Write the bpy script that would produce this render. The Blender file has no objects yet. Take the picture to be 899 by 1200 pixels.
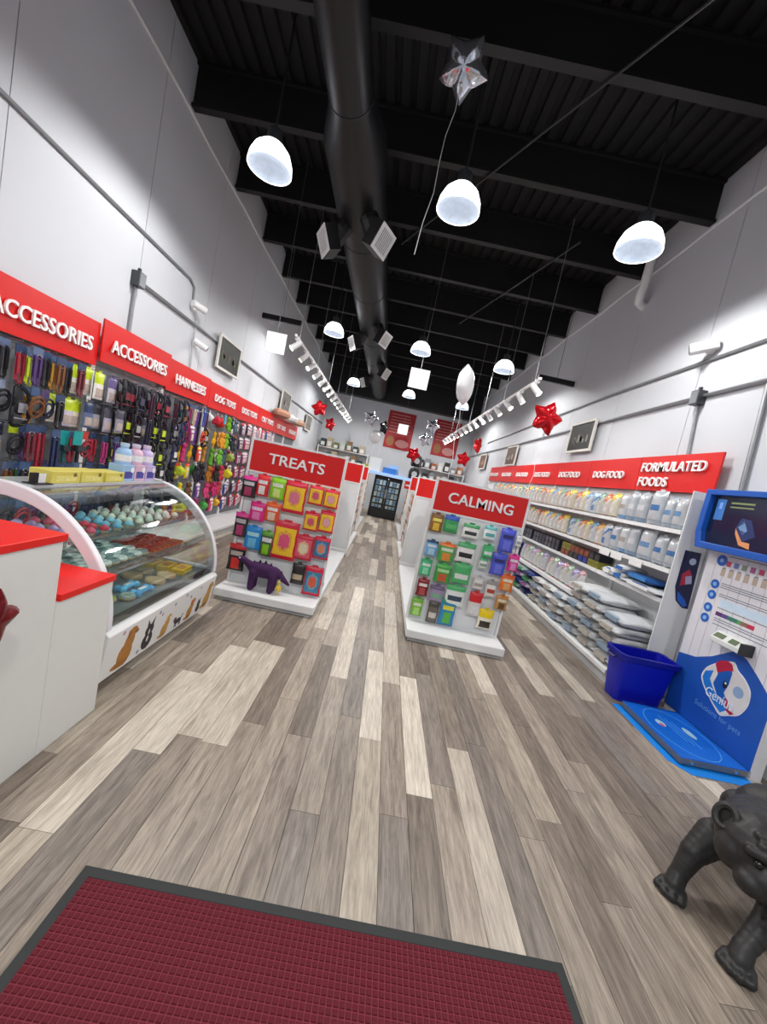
import bpy, bmesh, math, random
from mathutils import Vector, Matrix
random.seed(7)
PI = math.pi
SC = bpy.context.scene
COL = SC.collection
R = math.radians

# ------------------------------------------------------------------ camera, world, lights, exposure
CAM_H = 1.65
FPX = 450.0                                   # focal length in pixels of the 899x1200 frame
def make_camera():
    roll, vp = R(12.2), (455, 556)
    a, b = vp[0]-449.5, vp[1]-600
    x0 = a*math.cos(roll)+b*math.sin(roll); y0 = -a*math.sin(roll)+b*math.cos(roll)
    n = math.sqrt(x0*x0+y0*y0+FPX*FPX)
    yaw, p = math.asin(-x0/n), math.atan2(-y0, FPX)
    F = Vector((math.sin(yaw)*math.cos(p), math.cos(yaw)*math.cos(p), -math.sin(p)))
    R0 = Vector((math.cos(yaw), -math.sin(yaw), 0)); D0 = F.cross(R0)
    Rw = math.cos(roll)*R0-math.sin(roll)*D0; Dw = math.sin(roll)*R0+math.cos(roll)*D0
    cd = bpy.data.cameras.new('camera'); cam = bpy.data.objects.new('camera', cd); COL.objects.link(cam)
    cd.sensor_fit = 'HORIZONTAL'; cd.sensor_width = 36; cd.lens = FPX/899*36; cd.clip_start = .02; cd.clip_end = 200
    m = Matrix((Rw, -Dw, -F)).transposed().to_4x4(); m.translation = (0, 0, CAM_H)
    cam.matrix_world = m
    SC.camera = cam
make_camera()
W = bpy.data.worlds.new('world'); SC.world = W; W.use_nodes = True
W.node_tree.nodes['Background'].inputs[0].default_value = (.80, .88, 1, 1)
W.node_tree.nodes['Background'].inputs[1].default_value = .35
SC.view_settings.view_transform = 'Standard'; SC.view_settings.look = 'None'
SC.view_settings.exposure = 0.45; SC.view_settings.gamma = 1; SC.view_settings.use_curve_mapping = False
LAMP_W = 34; SPOT_W = 12
SC.cycles.use_denoising = True
SC.cycles.max_bounces = 8; SC.cycles.transparent_max_bounces = 12; SC.cycles.sample_clamp_indirect = 4

# ------------------------------------------------------------------ materials
def lin(c):
    if isinstance(c, str):
        c = [int(c[i:i+2], 16)/255 for i in (1, 3, 5)]
        c = [x/12.92 if x <= .04045 else ((x+.055)/1.055)**2.4 for x in c]
    return (c[0], c[1], c[2], 1)
_mats = {}
def mat(c, rough=.5, metal=0, emit=0, var=.10, scale=14, bump=0, coat=0):
    key = (str(c), rough, metal, emit, var, scale, bump, coat)
    if key in _mats: return _mats[key]
    m = bpy.data.materials.new('surface'); m.use_nodes = True
    nt = m.node_tree; b = nt.nodes['Principled BSDF']; col = lin(c)
    b.inputs['Roughness'].default_value = rough; b.inputs['Metallic'].default_value = metal
    if coat: b.inputs['Coat Weight'].default_value = coat; b.inputs['Coat Roughness'].default_value = .15
    b.inputs['Base Color'].default_value = col
    if var:
        tc = nt.nodes.new('ShaderNodeTexCoord'); no = nt.nodes.new('ShaderNodeTexNoise')
        no.inputs['Scale'].default_value = scale; no.inputs['Detail'].default_value = 3
        nt.links.new(tc.outputs['Object'], no.inputs['Vector'])
        mx = nt.nodes.new('ShaderNodeMix'); mx.data_type = 'RGBA'
        mx.inputs[6].default_value = tuple(x*(1-var) for x in col[:3])+(1,)
        mx.inputs[7].default_value = tuple(min(1, x*(1+var)) for x in col[:3])+(1,)
        nt.links.new(no.outputs['Fac'], mx.inputs[0]); nt.links.new(mx.outputs[2], b.inputs['Base Color'])
        if bump:
            bp = nt.nodes.new('ShaderNodeBump'); bp.inputs['Strength'].default_value = bump; bp.inputs['Distance'].default_value = .01
            nt.links.new(no.outputs['Fac'], bp.inputs['Height']); nt.links.new(bp.outputs[0], b.inputs['Normal'])
    if emit:
        b.inputs['Emission Color'].default_value = col; b.inputs['Emission Strength'].default_value = emit
    _mats[key] = m
    return m
def glass(tint=(.93, .97, .96), refl=.10):
    key = ('glass', tint, refl)
    if key in _mats: return _mats[key]
    m = bpy.data.materials.new('glass'); m.use_nodes = True; nt = m.node_tree
    nt.nodes.remove(nt.nodes['Principled BSDF']); out = nt.nodes['Material Output']
    t = nt.nodes.new('ShaderNodeBsdfTransparent'); t.inputs[0].default_value = (*tint, 1)
    g = nt.nodes.new('ShaderNodeBsdfGlossy'); g.inputs['Roughness'].default_value = .03
    lw = nt.nodes.new('ShaderNodeLayerWeight'); lw.inputs[0].default_value = .5
    fr = nt.nodes.new('ShaderNodeMapRange'); fr.interpolation_type = 'SMOOTHSTEP'; fr.inputs['From Min'].default_value = .35; fr.inputs['To Min'].default_value = refl*.25; fr.inputs['To Max'].default_value = .6
    nt.links.new(lw.outputs['Facing'], fr.inputs[0])
    ms = nt.nodes.new('ShaderNodeMixShader')
    nt.links.new(fr.outputs[0], ms.inputs[0]); nt.links.new(t.outputs[0], ms.inputs[1]); nt.links.new(g.outputs[0], ms.inputs[2])
    nt.links.new(ms.outputs[0], out.inputs[0]); _mats[key] = m
    return m
def plank_mat(c1, c2, seed):
    m = bpy.data.materials.new('vinyl_plank'); m.use_nodes = True; nt = m.node_tree; b = nt.nodes['Principled BSDF']
    geo = nt.nodes.new('ShaderNodeNewGeometry'); oi = nt.nodes.new('ShaderNodeObjectInfo')
    mp = nt.nodes.new('ShaderNodeMapping'); mp.inputs['Scale'].default_value = (22, 2.2, 1); mp.inputs['Location'].default_value = (seed*3.1, seed*7.7, seed)
    nt.links.new(geo.outputs['Position'], mp.inputs['Vector'])
    no = nt.nodes.new('ShaderNodeTexNoise'); no.noise_dimensions = '4D'; no.inputs['Scale'].default_value = 1.6; no.inputs['Detail'].default_value = 7; no.inputs['Roughness'].default_value = .72
    no.inputs['Distortion'].default_value = .6
    mu = nt.nodes.new('ShaderNodeMath'); mu.operation = 'MULTIPLY'; mu.inputs[1].default_value = 37
    nt.links.new(oi.outputs['Random'], mu.inputs[0]); nt.links.new(mu.outputs[0], no.inputs['W'])
    nt.links.new(mp.outputs[0], no.inputs['Vector'])
    cr = nt.nodes.new('ShaderNodeValToRGB'); cr.color_ramp.elements[0].position = .30; cr.color_ramp.elements[1].position = .60
    cr.color_ramp.elements[0].color = lin(c1); cr.color_ramp.elements[1].color = lin(c2)
    nt.links.new(no.outputs['Fac'], cr.inputs[0])
    fine = nt.nodes.new('ShaderNodeTexNoise'); mp2 = nt.nodes.new('ShaderNodeMapping'); mp2.inputs['Scale'].default_value = (150, 7, 1); nt.links.new(geo.outputs['Position'], mp2.inputs['Vector'])
    nt.links.new(mp2.outputs[0], fine.inputs['Vector']); fine.inputs['Detail'].default_value = 4; fine.inputs['Scale'].default_value = 1.0
    fr = nt.nodes.new('ShaderNodeMapRange'); fr.inputs['From Min'].default_value = .3; fr.inputs['From Max'].default_value = .62; fr.inputs['To Min'].default_value = .72; fr.inputs['To Max'].default_value = 1.06
    nt.links.new(fine.outputs['Fac'], fr.inputs[0]); fm = nt.nodes.new('ShaderNodeMix'); fm.data_type = 'RGBA'; fm.blend_type = 'MULTIPLY'; fm.inputs[0].default_value = 1
    nt.links.new(cr.outputs[0], fm.inputs[6]); nt.links.new(fr.outputs[0], fm.inputs[7])
    # slight per-plank brightness
    hs = nt.nodes.new('ShaderNodeHueSaturation'); ma = nt.nodes.new('ShaderNodeMapRange')
    ma.inputs['To Min'].default_value = .88; ma.inputs['To Max'].default_value = 1.10
    nt.links.new(oi.outputs['Random'], ma.inputs[0]); nt.links.new(ma.outputs[0], hs.inputs['Value']); nt.links.new(fm.outputs[2], hs.inputs['Color'])
    nt.links.new(hs.outputs[0], b.inputs['Base Color'])
    b.inputs['Roughness'].default_value = .42
    bp = nt.nodes.new('ShaderNodeBump'); bp.inputs['Strength'].default_value = .12; bp.inputs['Distance'].default_value = .004
    nt.links.new(no.outputs['Fac'], bp.inputs['Height']); nt.links.new(bp.outputs[0], b.inputs['Normal'])
    return m
RED = mat('#D3130F', .28, var=.04); REDTOP = mat('#E8170F', .35, var=.05); WHITE = mat('#E9EAEA', .35, var=.02); WHITE2 = mat('#DADCDD', .4, var=.03)
WALL = mat('#C9CCD1', .7, var=.03, scale=2); BLACK = mat('#111113', .5); DARKM = mat('#26272A', .45); CHROME = mat('#C9CCCF', .2, 1, var=.03)
GREYM = mat('#8E9194', .4, .6); LETTER = mat('#F0F0F0', .35, var=0); CEIL = mat('#070708', .8, var=.2); JOIST = mat('#0C0C0E', .65, var=.2)
PEG = mat('#74777B', .6, var=.05); GLASS = glass()

# ------------------------------------------------------------------ mesh builder
class MB:
    def __init__(s, off=(0, 0, 0)): s.v = []; s.f = []; s.mi = []; s.off = Vector(off)
    def add(s, vs, fs, mi=0, M=None):
        n = len(s.v)
        for v in vs:
            v = Vector(v)
            if M is not None: v = M @ v
            s.v.append(v)
        for f in fs: s.f.append([i+n for i in f]); s.mi.append(mi)
        return s
    def box(s, x0, x1, y0, y1, z0, z1, mi=0, M=None):
        return s.add([(x, y, z) for z in (z0, z1) for y in (y0, y1) for x in (x0, x1)],
                     [(0, 2, 3, 1), (4, 5, 7, 6), (0, 1, 5, 4), (2, 6, 7, 3), (0, 4, 6, 2), (1, 3, 7, 5)], mi, M)
    def cb(s, c, d, mi=0, M=None):
        return s.box(c[0]-d[0]/2, c[0]+d[0]/2, c[1]-d[1]/2, c[1]+d[1]/2, c[2]-d[2]/2, c[2]+d[2]/2, mi, M)
    def tube(s, pts, r, n=6, mi=0, closed=False, cap=True):
        pts = [Vector(p) for p in pts]; rr = r if isinstance(r, (list, tuple)) else [r]*len(pts); N = len(pts)
        vs = []; fs = []; up = None
        for i, p in enumerate(pts):
            if closed: t = pts[(i+1) % N]-pts[i-1]
            else: t = pts[min(i+1, N-1)]-pts[max(i-1, 0)]
            t.normalize()
            if up is None: up = Vector((0, 0, 1)) if abs(t.z) < .9 else Vector((1, 0, 0))
            a = t.cross(up)
            if a.length < 1e-4: a = t.cross(Vector((.3, 1, .2)))
            a.normalize(); b = a.cross(t); up = b
            for k in range(n):
                an = 2*PI*k/n; vs.append(p+(a*math.cos(an)+b*math.sin(an))*rr[i])
        for i in range(N if closed else N-1):
            j = (i+1) % N
            for k in range(n): fs.append((i*n+k, i*n+(k+1) % n, j*n+(k+1) % n, j*n+k))
        if cap and not closed: fs.append(tuple(range(n))[::-1]); fs.append(tuple((N-1)*n+k for k in range(n)))
        return s.add(vs, fs, mi)
    def cyl(s, p0, p1, r, n=10, mi=0, r2=None): return s.tube([p0, p1], [r, r if r2 is None else r2], n, mi)
    def sph(s, c, r, n=10, m=7, mi=0, M=None):
        r = (r, r, r) if not isinstance(r, (list, tuple)) else r; c = Vector(c); vs = [(c.x, c.y, c.z-r[2])]; fs = []
        for i in range(1, m):
            a = PI*i/m-PI/2
            for k in range(n): vs.append((c.x+r[0]*math.cos(a)*math.cos(2*PI*k/n), c.y+r[1]*math.cos(a)*math.sin(2*PI*k/n), c.z+r[2]*math.sin(a)))
        vs.append((c.x, c.y, c.z+r[2])); L = len(vs)-1
        for k in range(n):
            fs.append((0, 1+(k+1) % n, 1+k)); fs.append((L, 1+(m-2)*n+k, 1+(m-2)*n+(k+1) % n))
            for i in range(m-2): fs.append((1+i*n+k, 1+i*n+(k+1) % n, 1+(i+1)*n+(k+1) % n, 1+(i+1)*n+k))
        return s.add(vs, fs, mi, M)
    def lathe(s, prof, c=(0, 0, 0), n=16, mi=0, M=None):
        vs = []; fs = []
        for (r, z) in prof:
            for k in range(n): vs.append((c[0]+r*math.cos(2*PI*k/n), c[1]+r*math.sin(2*PI*k/n), c[2]+z))
        for i in range(len(prof)-1):
            for k in range(n): fs.append((i*n+k, i*n+(k+1) % n, (i+1)*n+(k+1) % n, (i+1)*n+k))
        return s.add(vs, fs, mi, M)
    def prism(s, poly, axis, a0, a1, mi=0, M=None):
        def P(u, w, a): return {'x': (a, u, w), 'y': (u, a, w), 'z': (u, w, a)}[axis]
        n = len(poly); vs = [P(u, w, a0) for u, w in poly]+[P(u, w, a1) for u, w in poly]
        fs = [tuple(range(n))[::-1], tuple(range(n, 2*n))]+[(k, (k+1) % n, n+(k+1) % n, n+k) for k in range(n)]
        return s.add(vs, fs, mi, M)
    def ring(s, outer, inner, axis, a0, a1, mi=0):
        def P(u, w, a): return {'x': (a, u, w), 'y': (u, a, w), 'z': (u, w, a)}[axis]
        n = len(outer); vs = []
        for a in (a0, a1): vs += [P(u, w, a) for u, w in outer]+[P(u, w, a) for u, w in inner]
        fs = []
        for k in range(n):
            j = (k+1) % n
            fs += [(k, j, n+j, n+k), (2*n+k, 3*n+k, 3*n+j, 2*n+j), (k, 2*n+k, 2*n+j, j), (n+k, n+j, 3*n+j, 3*n+k)]
        return s.add(vs, fs, mi)
    def sheet(s, prof, axis, a0, a1, t, mi=0):
        """a bent sheet of thickness t: prof in the plane across axis"""
        pr = [Vector(p) for p in prof]; inn = []
        for i, p in enumerate(pr):
            d = (pr[min(i+1, len(pr)-1)]-pr[max(i-1, 0)]).normalized(); inn.append(p+Vector((-d.y, d.x))*t)
        return s.prism([tuple(p) for p in pr]+[tuple(p) for p in reversed(inn)], axis, a0, a1, mi)
    def mesh(s, name, mats, smooth=False):
        me = bpy.data.meshes.new(name); me.from_pydata([tuple(v-s.off) for v in s.v], [], s.f)
        for m in (mats if isinstance(mats, (list, tuple)) else [mats]): me.materials.append(m)
        me.polygons.foreach_set('material_index', s.mi)
        bm = bmesh.new(); bm.from_mesh(me); bmesh.ops.recalc_face_normals(bm, faces=bm.faces); bm.to_mesh(me); bm.free()
        if smooth:
            me.polygons.foreach_set('use_smooth', [True]*len(me.polygons))
            me.set_sharp_from_angle(angle=R(40))
        return me
    def build(s, name, mats, parent=None, smooth=False, bevel=0, label=None):
        o = inst(name, s.mesh(name, mats, smooth), parent)
        if bevel:
            b = o.modifiers.new('bevel', 'BEVEL'); b.width = bevel; b.segments = 2; b.limit_method = 'ANGLE'
        if label: o['label'] = label
        return o
def inst(name, me, parent=None, loc=(0, 0, 0), rz=0, scale=None):
    o = bpy.data.objects.new(name, me); COL.objects.link(o); o.parent = parent; o.location = loc
    if rz: o.rotation_euler = (0, 0, rz)
    if scale: o.scale = scale
    return o
def tag(o, label, cat, group=None, kind=None):
    if label: o['label'] = label
    if cat: o['category'] = cat
    if group: o['group'] = group
    if kind: o['kind'] = kind
    return o
def thing(name, label, cat, loc=(0, 0, 0), rz=0, group=None):
    o = inst(name, None, None, loc, rz); o.empty_display_size = .1
    return tag(o, label, cat, group)
def struct(o): o['kind'] = 'structure'; return o

# text: a mesh in the x-z plane, front facing -y, fitted to width w and height h
_txt = {}
def text_mesh(t, w, h, depth, m, bold=.011):
    key = (t, w, h, depth, m.name)
    if key in _txt: return _txt[key]
    c = bpy.data.curves.new('lettering', 'FONT'); c.body = t; c.align_x = 'LEFT'; c.extrude = .05; c.offset = bold; c.resolution_u = 3; c.space_line = .9
    o = bpy.data.objects.new('lettering', c); COL.objects.link(o)
    dg = bpy.context.evaluated_depsgraph_get(); me = bpy.data.meshes.new_from_object(o.evaluated_get(dg))
    bpy.data.objects.remove(o); bpy.data.curves.remove(c)
    xs = [v.co.x for v in me.vertices]; ys = [v.co.y for v in me.vertices]; x0, x1, y0, y1 = min(xs), max(xs), min(ys), max(ys)
    for v in me.vertices:
        x, y, z = v.co; v.co = ((x-(x0+x1)/2)*w/(x1-x0), -(z+.05)/.1*depth, (y-(y0+y1)/2)*h/(y1-y0))
    me.materials.clear(); me.materials.append(m); me.name = 'lettering'; _txt[key] = me
    return me
def blob(key, spheres, voxel, m, smooth_it=2):
    """one continuous surface grown round a set of ellipsoids (c, r)"""
    mb = MB()
    for c, r in spheres: mb.sph(c, r, 14, 10)
    o = inst('blob', mb.mesh('blob', m)); md = o.modifiers.new('r', 'REMESH'); md.mode = 'VOXEL'; md.voxel_size = voxel
    sm = o.modifiers.new('s', 'SMOOTH'); sm.iterations = smooth_it; sm.factor = .5
    dg = bpy.context.evaluated_depsgraph_get(); me = bpy.data.meshes.new_from_object(o.evaluated_get(dg))
    bpy.data.objects.remove(o); me.materials.clear(); me.materials.append(m)
    me.polygons.foreach_set('use_smooth', [True]*len(me.polygons))
    return me
def chain(p0, p1, r0, r1, n=6):
    p0, p1 = Vector(p0), Vector(p1); return [(p0.lerp(p1, i/(n-1)), r0+(r1-r0)*i/(n-1)) for i in range(n)]
def recolor(me, m):
    c = me.copy(); c.materials.clear(); c.materials.append(m); return c

# ------------------------------------------------------------------ setting
WX = 3.3; YB = 17.0; YF = -2.2; ZC = 6.0; JZ = 5.5
fl = struct(MB().box(-WX, WX, YF, YB, -.06, -.012).build('floor', mat('#4A443E', .7)))
PM = [plank_mat('#544A41', '#8F8275', 1), plank_mat('#64594F', '#A29587', 2), plank_mat('#73685C', '#B0A394', 3), plank_mat('#8A7E6F', '#C4B8A7', 4),
      plank_mat('#A3978A', '#D3C8B8', 5), plank_mat('#5E554E', '#9B9086', 6), plank_mat('#B5AA9A', '#DFD5C6', 7)]
def planks():
    pw = .1445; L = 1.22; rnd = random.Random(3); allp = []
    nx = int(2*WX/pw)+1
    for i in range(nx):
        y = YF-rnd.random()*L
        while y < YB:
            x0 = -WX+i*pw; x1 = min(x0+pw, WX); y0 = max(y, YF); y1 = min(y+L, YB); y += L
            if x1-x0 < .01 or y1-y0 < .02: continue
            k = rnd.choices(range(7), (13, 19, 20, 15, 10, 14, 7))[0]
            allp.append((x0, x1, y0, y1, k))
    def score(p):
        yc = max(p[3]-.1, .01); 
        if p[3] < .95: return 1e9
        xc = abs((p[0]+p[1])/2); return yc+(3 if xc > 1.05*yc+.5 else 0)+(4 if xc > 2.6 or (p[0] < -1.4 and yc < 3.6) else 0)
    allp.sort(key=score); near, rest = allp[:300], allp[300:]
    cache = {}; g = .0011
    for x0, x1, y0, y1, k in near:
        key = (round(x1-x0, 4), round(y1-y0, 4), k)
        if key not in cache: cache[key] = MB().box(-(x1-x0)/2+g, (x1-x0)/2-g, -(y1-y0)/2+g, (y1-y0)/2-g, -.012, 0).mesh('plank', PM[k])
        inst('plank', cache[key], fl, ((x0+x1)/2, (y0+y1)/2, 0))
    mb = MB()
    for x0, x1, y0, y1, k in rest: mb.box(x0+g, x1-g, y0+g, y1-g, -.012, 0, k)
    o = mb.build('planks_far', PM, fl); o['kind'] = 'stuff'
planks()
# side walls: tilt-up panels with open joints, up to the deck
for side, nm in ((-1, 'wall_left'), (1, 'wall_right')):
    w = struct(MB().box(side*WX, side*(WX+.2), YF, YB, -.06, ZC+.2).build(nm, mat('#A9AAAD', .8)))
    ys = [YF, -.15, 1.45, 3.05, 4.62, 6.18, 7.75, 9.3, 10.9, 12.5, 14.1, 15.7, YB]
    for a, b in zip(ys[:-1], ys[1:]):
        x = side*WX; MB().box(min(x, x-side*.02), max(x, x-side*.02), a+.004, b-.004, 0, ZC).build('wall_panel', WALL, w)
    t = struct(MB().tube([(side*(WX-.045), y, 5.42+.012*math.sin(y*3)) for y in [YF+i*.6 for i in range(33)] if y < YB], .018, 6).build('trim_1' if side < 0 else 'trim_2', WHITE2, smooth=True))
wb = struct(MB().box(-WX, WX, YB, YB+.2, -.06, ZC+.2).build('wall_back', WALL))
MB().box(-WX, WX, YB-.45, YB, 4.62, ZC).build('bulkhead', BLACK, wb)
wf = MB(); wf.box(-WX, -2.95, YF-.2, YF, 0, ZC); wf.box(2.95, WX, YF-.2, YF, 0, ZC); wf.box(-2.95, 2.95, YF-.2, YF, 3.4, ZC); wf.box(-2.95, 2.95, YF-.2, YF, -.06, .1)
struct(wf.build('wall_front', WALL))
wn = MB()
for x in (-2.92, -1.0, 1.0, 2.92): wn.box(x-.03, x+.03, YF-.12, YF-.06, .1, 3.4)
wn.box(-2.95, 2.95, YF-.12, YF-.06, 2.35, 2.41)
struct(wn.build('window_1', DARKM))
# corrugated deck, joists
dk = MB(); prof = []; x = -WX
while x < WX:
    prof += [(x, ZC), (x+.09, ZC), (x+.105, ZC+.045), (x+.165, ZC+.045)]; x += .18
prof = [(min(a, WX), b) for a, b in prof]
dk.add([(a, YF, b) for a, b in prof]+[(a, YB, b) for a, b in prof], [(i, i+1, len(prof)+i+1, len(prof)+i) for i in range(len(prof)-1)])
dk.box(-WX, WX, YF, YB, ZC+.06, ZC+.12)
ce = struct(dk.build('ceiling', CEIL))
jm = MB(); jm.box(-WX+.025, WX-.025, -.05, .05, JZ, JZ+.035); jm.box(-WX+.025, WX-.025, -.012, .012, JZ+.035, ZC-.035); jm.box(-WX+.025, WX-.025, -.05, .05, ZC-.035, ZC)
jme = jm.mesh('joist', JOIST)
y = -1.5
while y < YB-.6: inst('joist', jme, ce, (0, y, 0)); y += 1.325
cross = MB()
for a, b in (((-.6, 6.9, JZ-.02), (2.7, 1.2, JZ-.02)), ((.9, 9.5, JZ-.02), (2.0, 5.9, JZ-.02))): cross.cyl(a, b, .012, 6)
cross.build('brace_rod', DARKM, ce)

# ------------------------------------------------------------------ pendant high-bay lamps
def light(kind, parent, loc, energy, **kw):
    l = bpy.data.lights.new('lamp_light', kind); l.energy = energy; l.color = kw.pop('color', (1, .985, .965))
    rot = kw.pop('rot', None)
    for k, v in kw.items(): setattr(l, k, v)
    o = bpy.data.objects.new('lamp_light', l); COL.objects.link(o); o.parent = parent; o.location = loc
    if rot is not None: o.rotation_euler = rot
    return o
REFL = mat('#F2F5FA', .2, emit=2.6, var=.2, scale=9); LENSM = mat('#AEBBCB', .15, emit=.55, var=.5, scale=11); BULB = mat('#FFFFFF', .5, emit=22, var=0)
_hb = MB().lathe([(.055, .30), (.075, .30), (.075, .16), (.05, .15)], n=14).lathe([(.012, ZC-4.5), (.012, .29)], n=6).mesh('housing', DARKM, True)
_dome = MB().lathe([(.07, .17), (.12, .16), (.18, .10), (.215, .02), (.225, -.06), (.217, -.06), (.207, .02), (.172, .095), (.115, .15), (.07, .16)], n=24).mesh('reflector_dome', REFL, True)
_lens = MB().lathe([(.216, -.058), (.15, -.02), (.08, .012), (0, .03), (.0, .036), (.08, .018), (.15, -.014), (.214, -.052)], n=24).mesh('prism_lens', LENSM, True)
_bulb = MB().lathe([(0, .155), (.09, .145), (.12, .105), (.09, .09), (0, .085)], n=16).mesh('light_source', BULB, True)
rows = [(-.4, 'above the doorway'), (4.25, 'in the row over TREATS and CALMING'), (8.9, 'in the middle row'), (13.8, 'in the row over the cooler')]
for y, rw in rows:
    for x, sd in ((-1.85, 'accessories side'), (.13, 'aisle side of the duct'), (2.04, 'dog food side')):
        if y < 0 and x < .1: pass
        t = thing('pendant_lamp', f'domed high bay lamp {rw}, {sd}', 'lamp', (x, y, 4.5), 0, 'high bay lamps under the black ceiling')
        inst('housing', _hb, t); inst('reflector_dome', _dome, t); inst('light_source', _bulb, t); inst('prism_lens', _lens, t)
        light('SPOT', t, (0, 0, -.08), LAMP_W*4, spot_size=R(168), spot_blend=.35, shadow_soft_size=.17)

# ------------------------------------------------------------------ duct
dt = thing('air_duct', 'long black round air duct hung under the ceiling with side grilles', 'duct', (-1.0, 6, 4.95))
d = MB((-1.0, 6, 4.95)); pts = []; rr = []
DX = -1.06
for y, r in ((YF+.3, .21), (1, .21), (3.9, .21), (4.3, .33), (16.4, .33)): pts.append((DX, y, 4.95)); rr.append(r)
d.tube(pts, rr, 28); d.build('duct_body', mat('#161719', .4, .3), dt, smooth=True)
for y in (1.2, 2.6, 3.85, 5.8, 7.4, 9.8, 11.6, 13.4):
    r = .213 if y < 4 else .333; s = MB((-1.0, 6, 4.95)); s.tube([(DX+r*math.cos(a*PI/12), y, 4.95+r*math.sin(a*PI/12)) for a in range(24)], .006, 5, closed=True); s.build('duct_seam', DARKM, dt)
    s = MB((-1.0, 6, 4.95)); s.cyl((DX, y, 4.95+r), (DX, y, ZC), .008, 5); s.build('duct_hanger', DARKM, dt)
for y, sx in ((5.02, 1), (5.3, -1), (8.5, 1), (9.2, -1), (11.3, 1), (13.0, -1)):
    c = Vector((DX+sx*.40, y, 4.42)); n = Vector((sx*.80, -.42, -.42)).normalized(); ax = Vector((0, 0, 1)); u = n.cross(ax).normalized(); w = u.cross(n)
    Mb = Matrix((u, w, n)).transposed().to_4x4(); Mb.translation = c
    bb = MB((-1.0, 6, 4.95)); bb.box(-.16, .16, -.15, .15, -.16, 0, 0, Mb); bb.tube([c-n*.14, Vector((DX+sx*.2, y+.03, 4.62)), Vector((DX+sx*.12, y+.04, 4.75))], .12, 10); bx = bb.build('vent_boot', BLACK, dt)
    g = MB((-1.0, 6, 4.95)); g.ring([(-.16, -.15), (.16, -.15), (.16, .15), (-.16, .15)], [(-.125, -.115), (.125, -.115), (.125, .115), (-.125, .115)], 'z', .0, .012)
    for k in range(8): g.box(-.12+k*.032, -.104+k*.032, -.12, .12, .0, .01)
    g.v = [Mb @ v for v in g.v]; g.build('vent_grille', WHITE, bx)

# ------------------------------------------------------------------ track lights
def track(x, z, y0, y1, n, label, side):
    O = (x, y0, z); t = thing('track_light', label, 'track light', O)
    MB(O).box(x-.018, x+.018, y0, y1, z-.015, z+.015).build('rail', WHITE, t)
    yy = y0+.25
    while yy < y1: MB(O).cyl((x, yy, z+.01), (x, yy, JZ+.4), .006, 5).build('hanger_rod', GREYM, t); yy += 1.6
    for k in range(n):
        y = y0+.12+(y1-y0-.3)*k/(n-1); wob = .35*math.sin(k*2.1)
        h = MB(O); h.box(x-.02, x+.02, y-.05, y+.05, z-.05, z-.015); h.cyl((x, y, z-.05), (x, y, z-.1), .01, 6)
        dr = Vector((side*.62, -.35+wob, -.7)).normalized(); c = Vector((x, y, z-.13)); h.cyl(c-dr*.09, c+dr*.10, .042, 12, 0, .05)
        ho = h.build('spotlight_head', WHITE, t, smooth=True)
        le = MB(O); le.cyl(c+dr*.1005, c+dr*.103, .043, 12); le.build('lens', mat('#FFF6E8', .3, emit=9, var=0), ho)
        if k % 2 == 0:
            lo = light('SPOT', t, c+dr*.12-Vector(O), SPOT_W, spot_size=R(75), spot_blend=.8, shadow_soft_size=.05)
            lo.rotation_euler = Vector((side*.75, -.2+wob*.5, -.62)).to_track_quat('-Z', 'Y').to_euler()
track(1.9, 3.5, 5.85, 15.6, 15, 'white ceiling track of spotlights hung along the dog food side', 1)
track(-1.95, 3.55, 6.5, 15.8, 15, 'white ceiling track of spotlights hung along the accessories side', -1)

# hanging square signs
for x, y, z, rz, lb in ((-2.18, 6.29, 3.3, 0, 'blank white square card hung near the accessories wall'), (.165, 6.56, 3.3, 0, 'blank white square card hung in the middle of the aisle')):
    t = thing('hanging_card', lb, 'sign', (x, y, z), rz, 'white cards hung from the ceiling')
    MB().box(-.16, .16, -.004, .004, -.16, .16).build('card', mat('#F4F6F8', .4, var=0), t); MB().cyl((0, 0, .16), (0, 0, ZC-z), .003, 5).build('string', GREYM, t)
# dark cross bars by the walls
for x0, x1, y, z in ((-3.28, -2.45, 8.4, 4.35), (2.55, 3.28, 8.0, 4.2)):
    t = thing('support_bar', 'short black steel bar fixed to the '+('accessories' if x0 < 0 else 'dog food')+' wall high up', 'bar', (x0, y, z))
    MB((x0, y, z)).box(x0, x1, y-.03, y+.03, z-.05, z+.05).build('bar', BLACK, t); MB((x0, y, z)).cyl(((x0+x1)/2, y, z+.05), ((x0+x1)/2, y, JZ+.45), .006, 5).build('hanger_rod', GREYM, t)

# ------------------------------------------------------------------ wall fixtures
def conduit(pts, r, label, m=GREYM):
    return tag(MB().tube(pts, r, 8).build('conduit', m, smooth=True), label, 'conduit')
XL = -WX+.02; XR = WX-.02
conduit([(XL+.02, YF+.1, 3.72), (XL+.02, 5.6, 3.72), (XL+.02, 5.72, 3.66), (XL+.02, 5.74, 3.5)], .016, 'upper grey conduit along the accessories wall ending at the camera')
conduit([(XL+.03, 4.6, 3.2), (XL+.03, YB-.1, 3.2)], .02, 'lower grey conduit along the accessories wall behind the pictures')
conduit([(XL+.03, 4.55, 3.12), (XL+.03, 4.55, 2.5)], .018, 'short vertical conduit dropping behind the ACCESSORIES sign')
conduit([(XL+.02, 5.9, 3.3), (XL+.02, 5.95, 2.5)], .012, 'thin cable dropping from the wall camera to the HARNESSES sign', mat('#B9BBBD', .5))
conduit([(XR-.02, YF+.1, 3.66), (XR-.02, 6.4, 3.66), (XR-.02, 8.4, 3.62), (XR-.02, 14, 3.5)], .018, 'upper grey conduit along the dog food wall')
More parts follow.
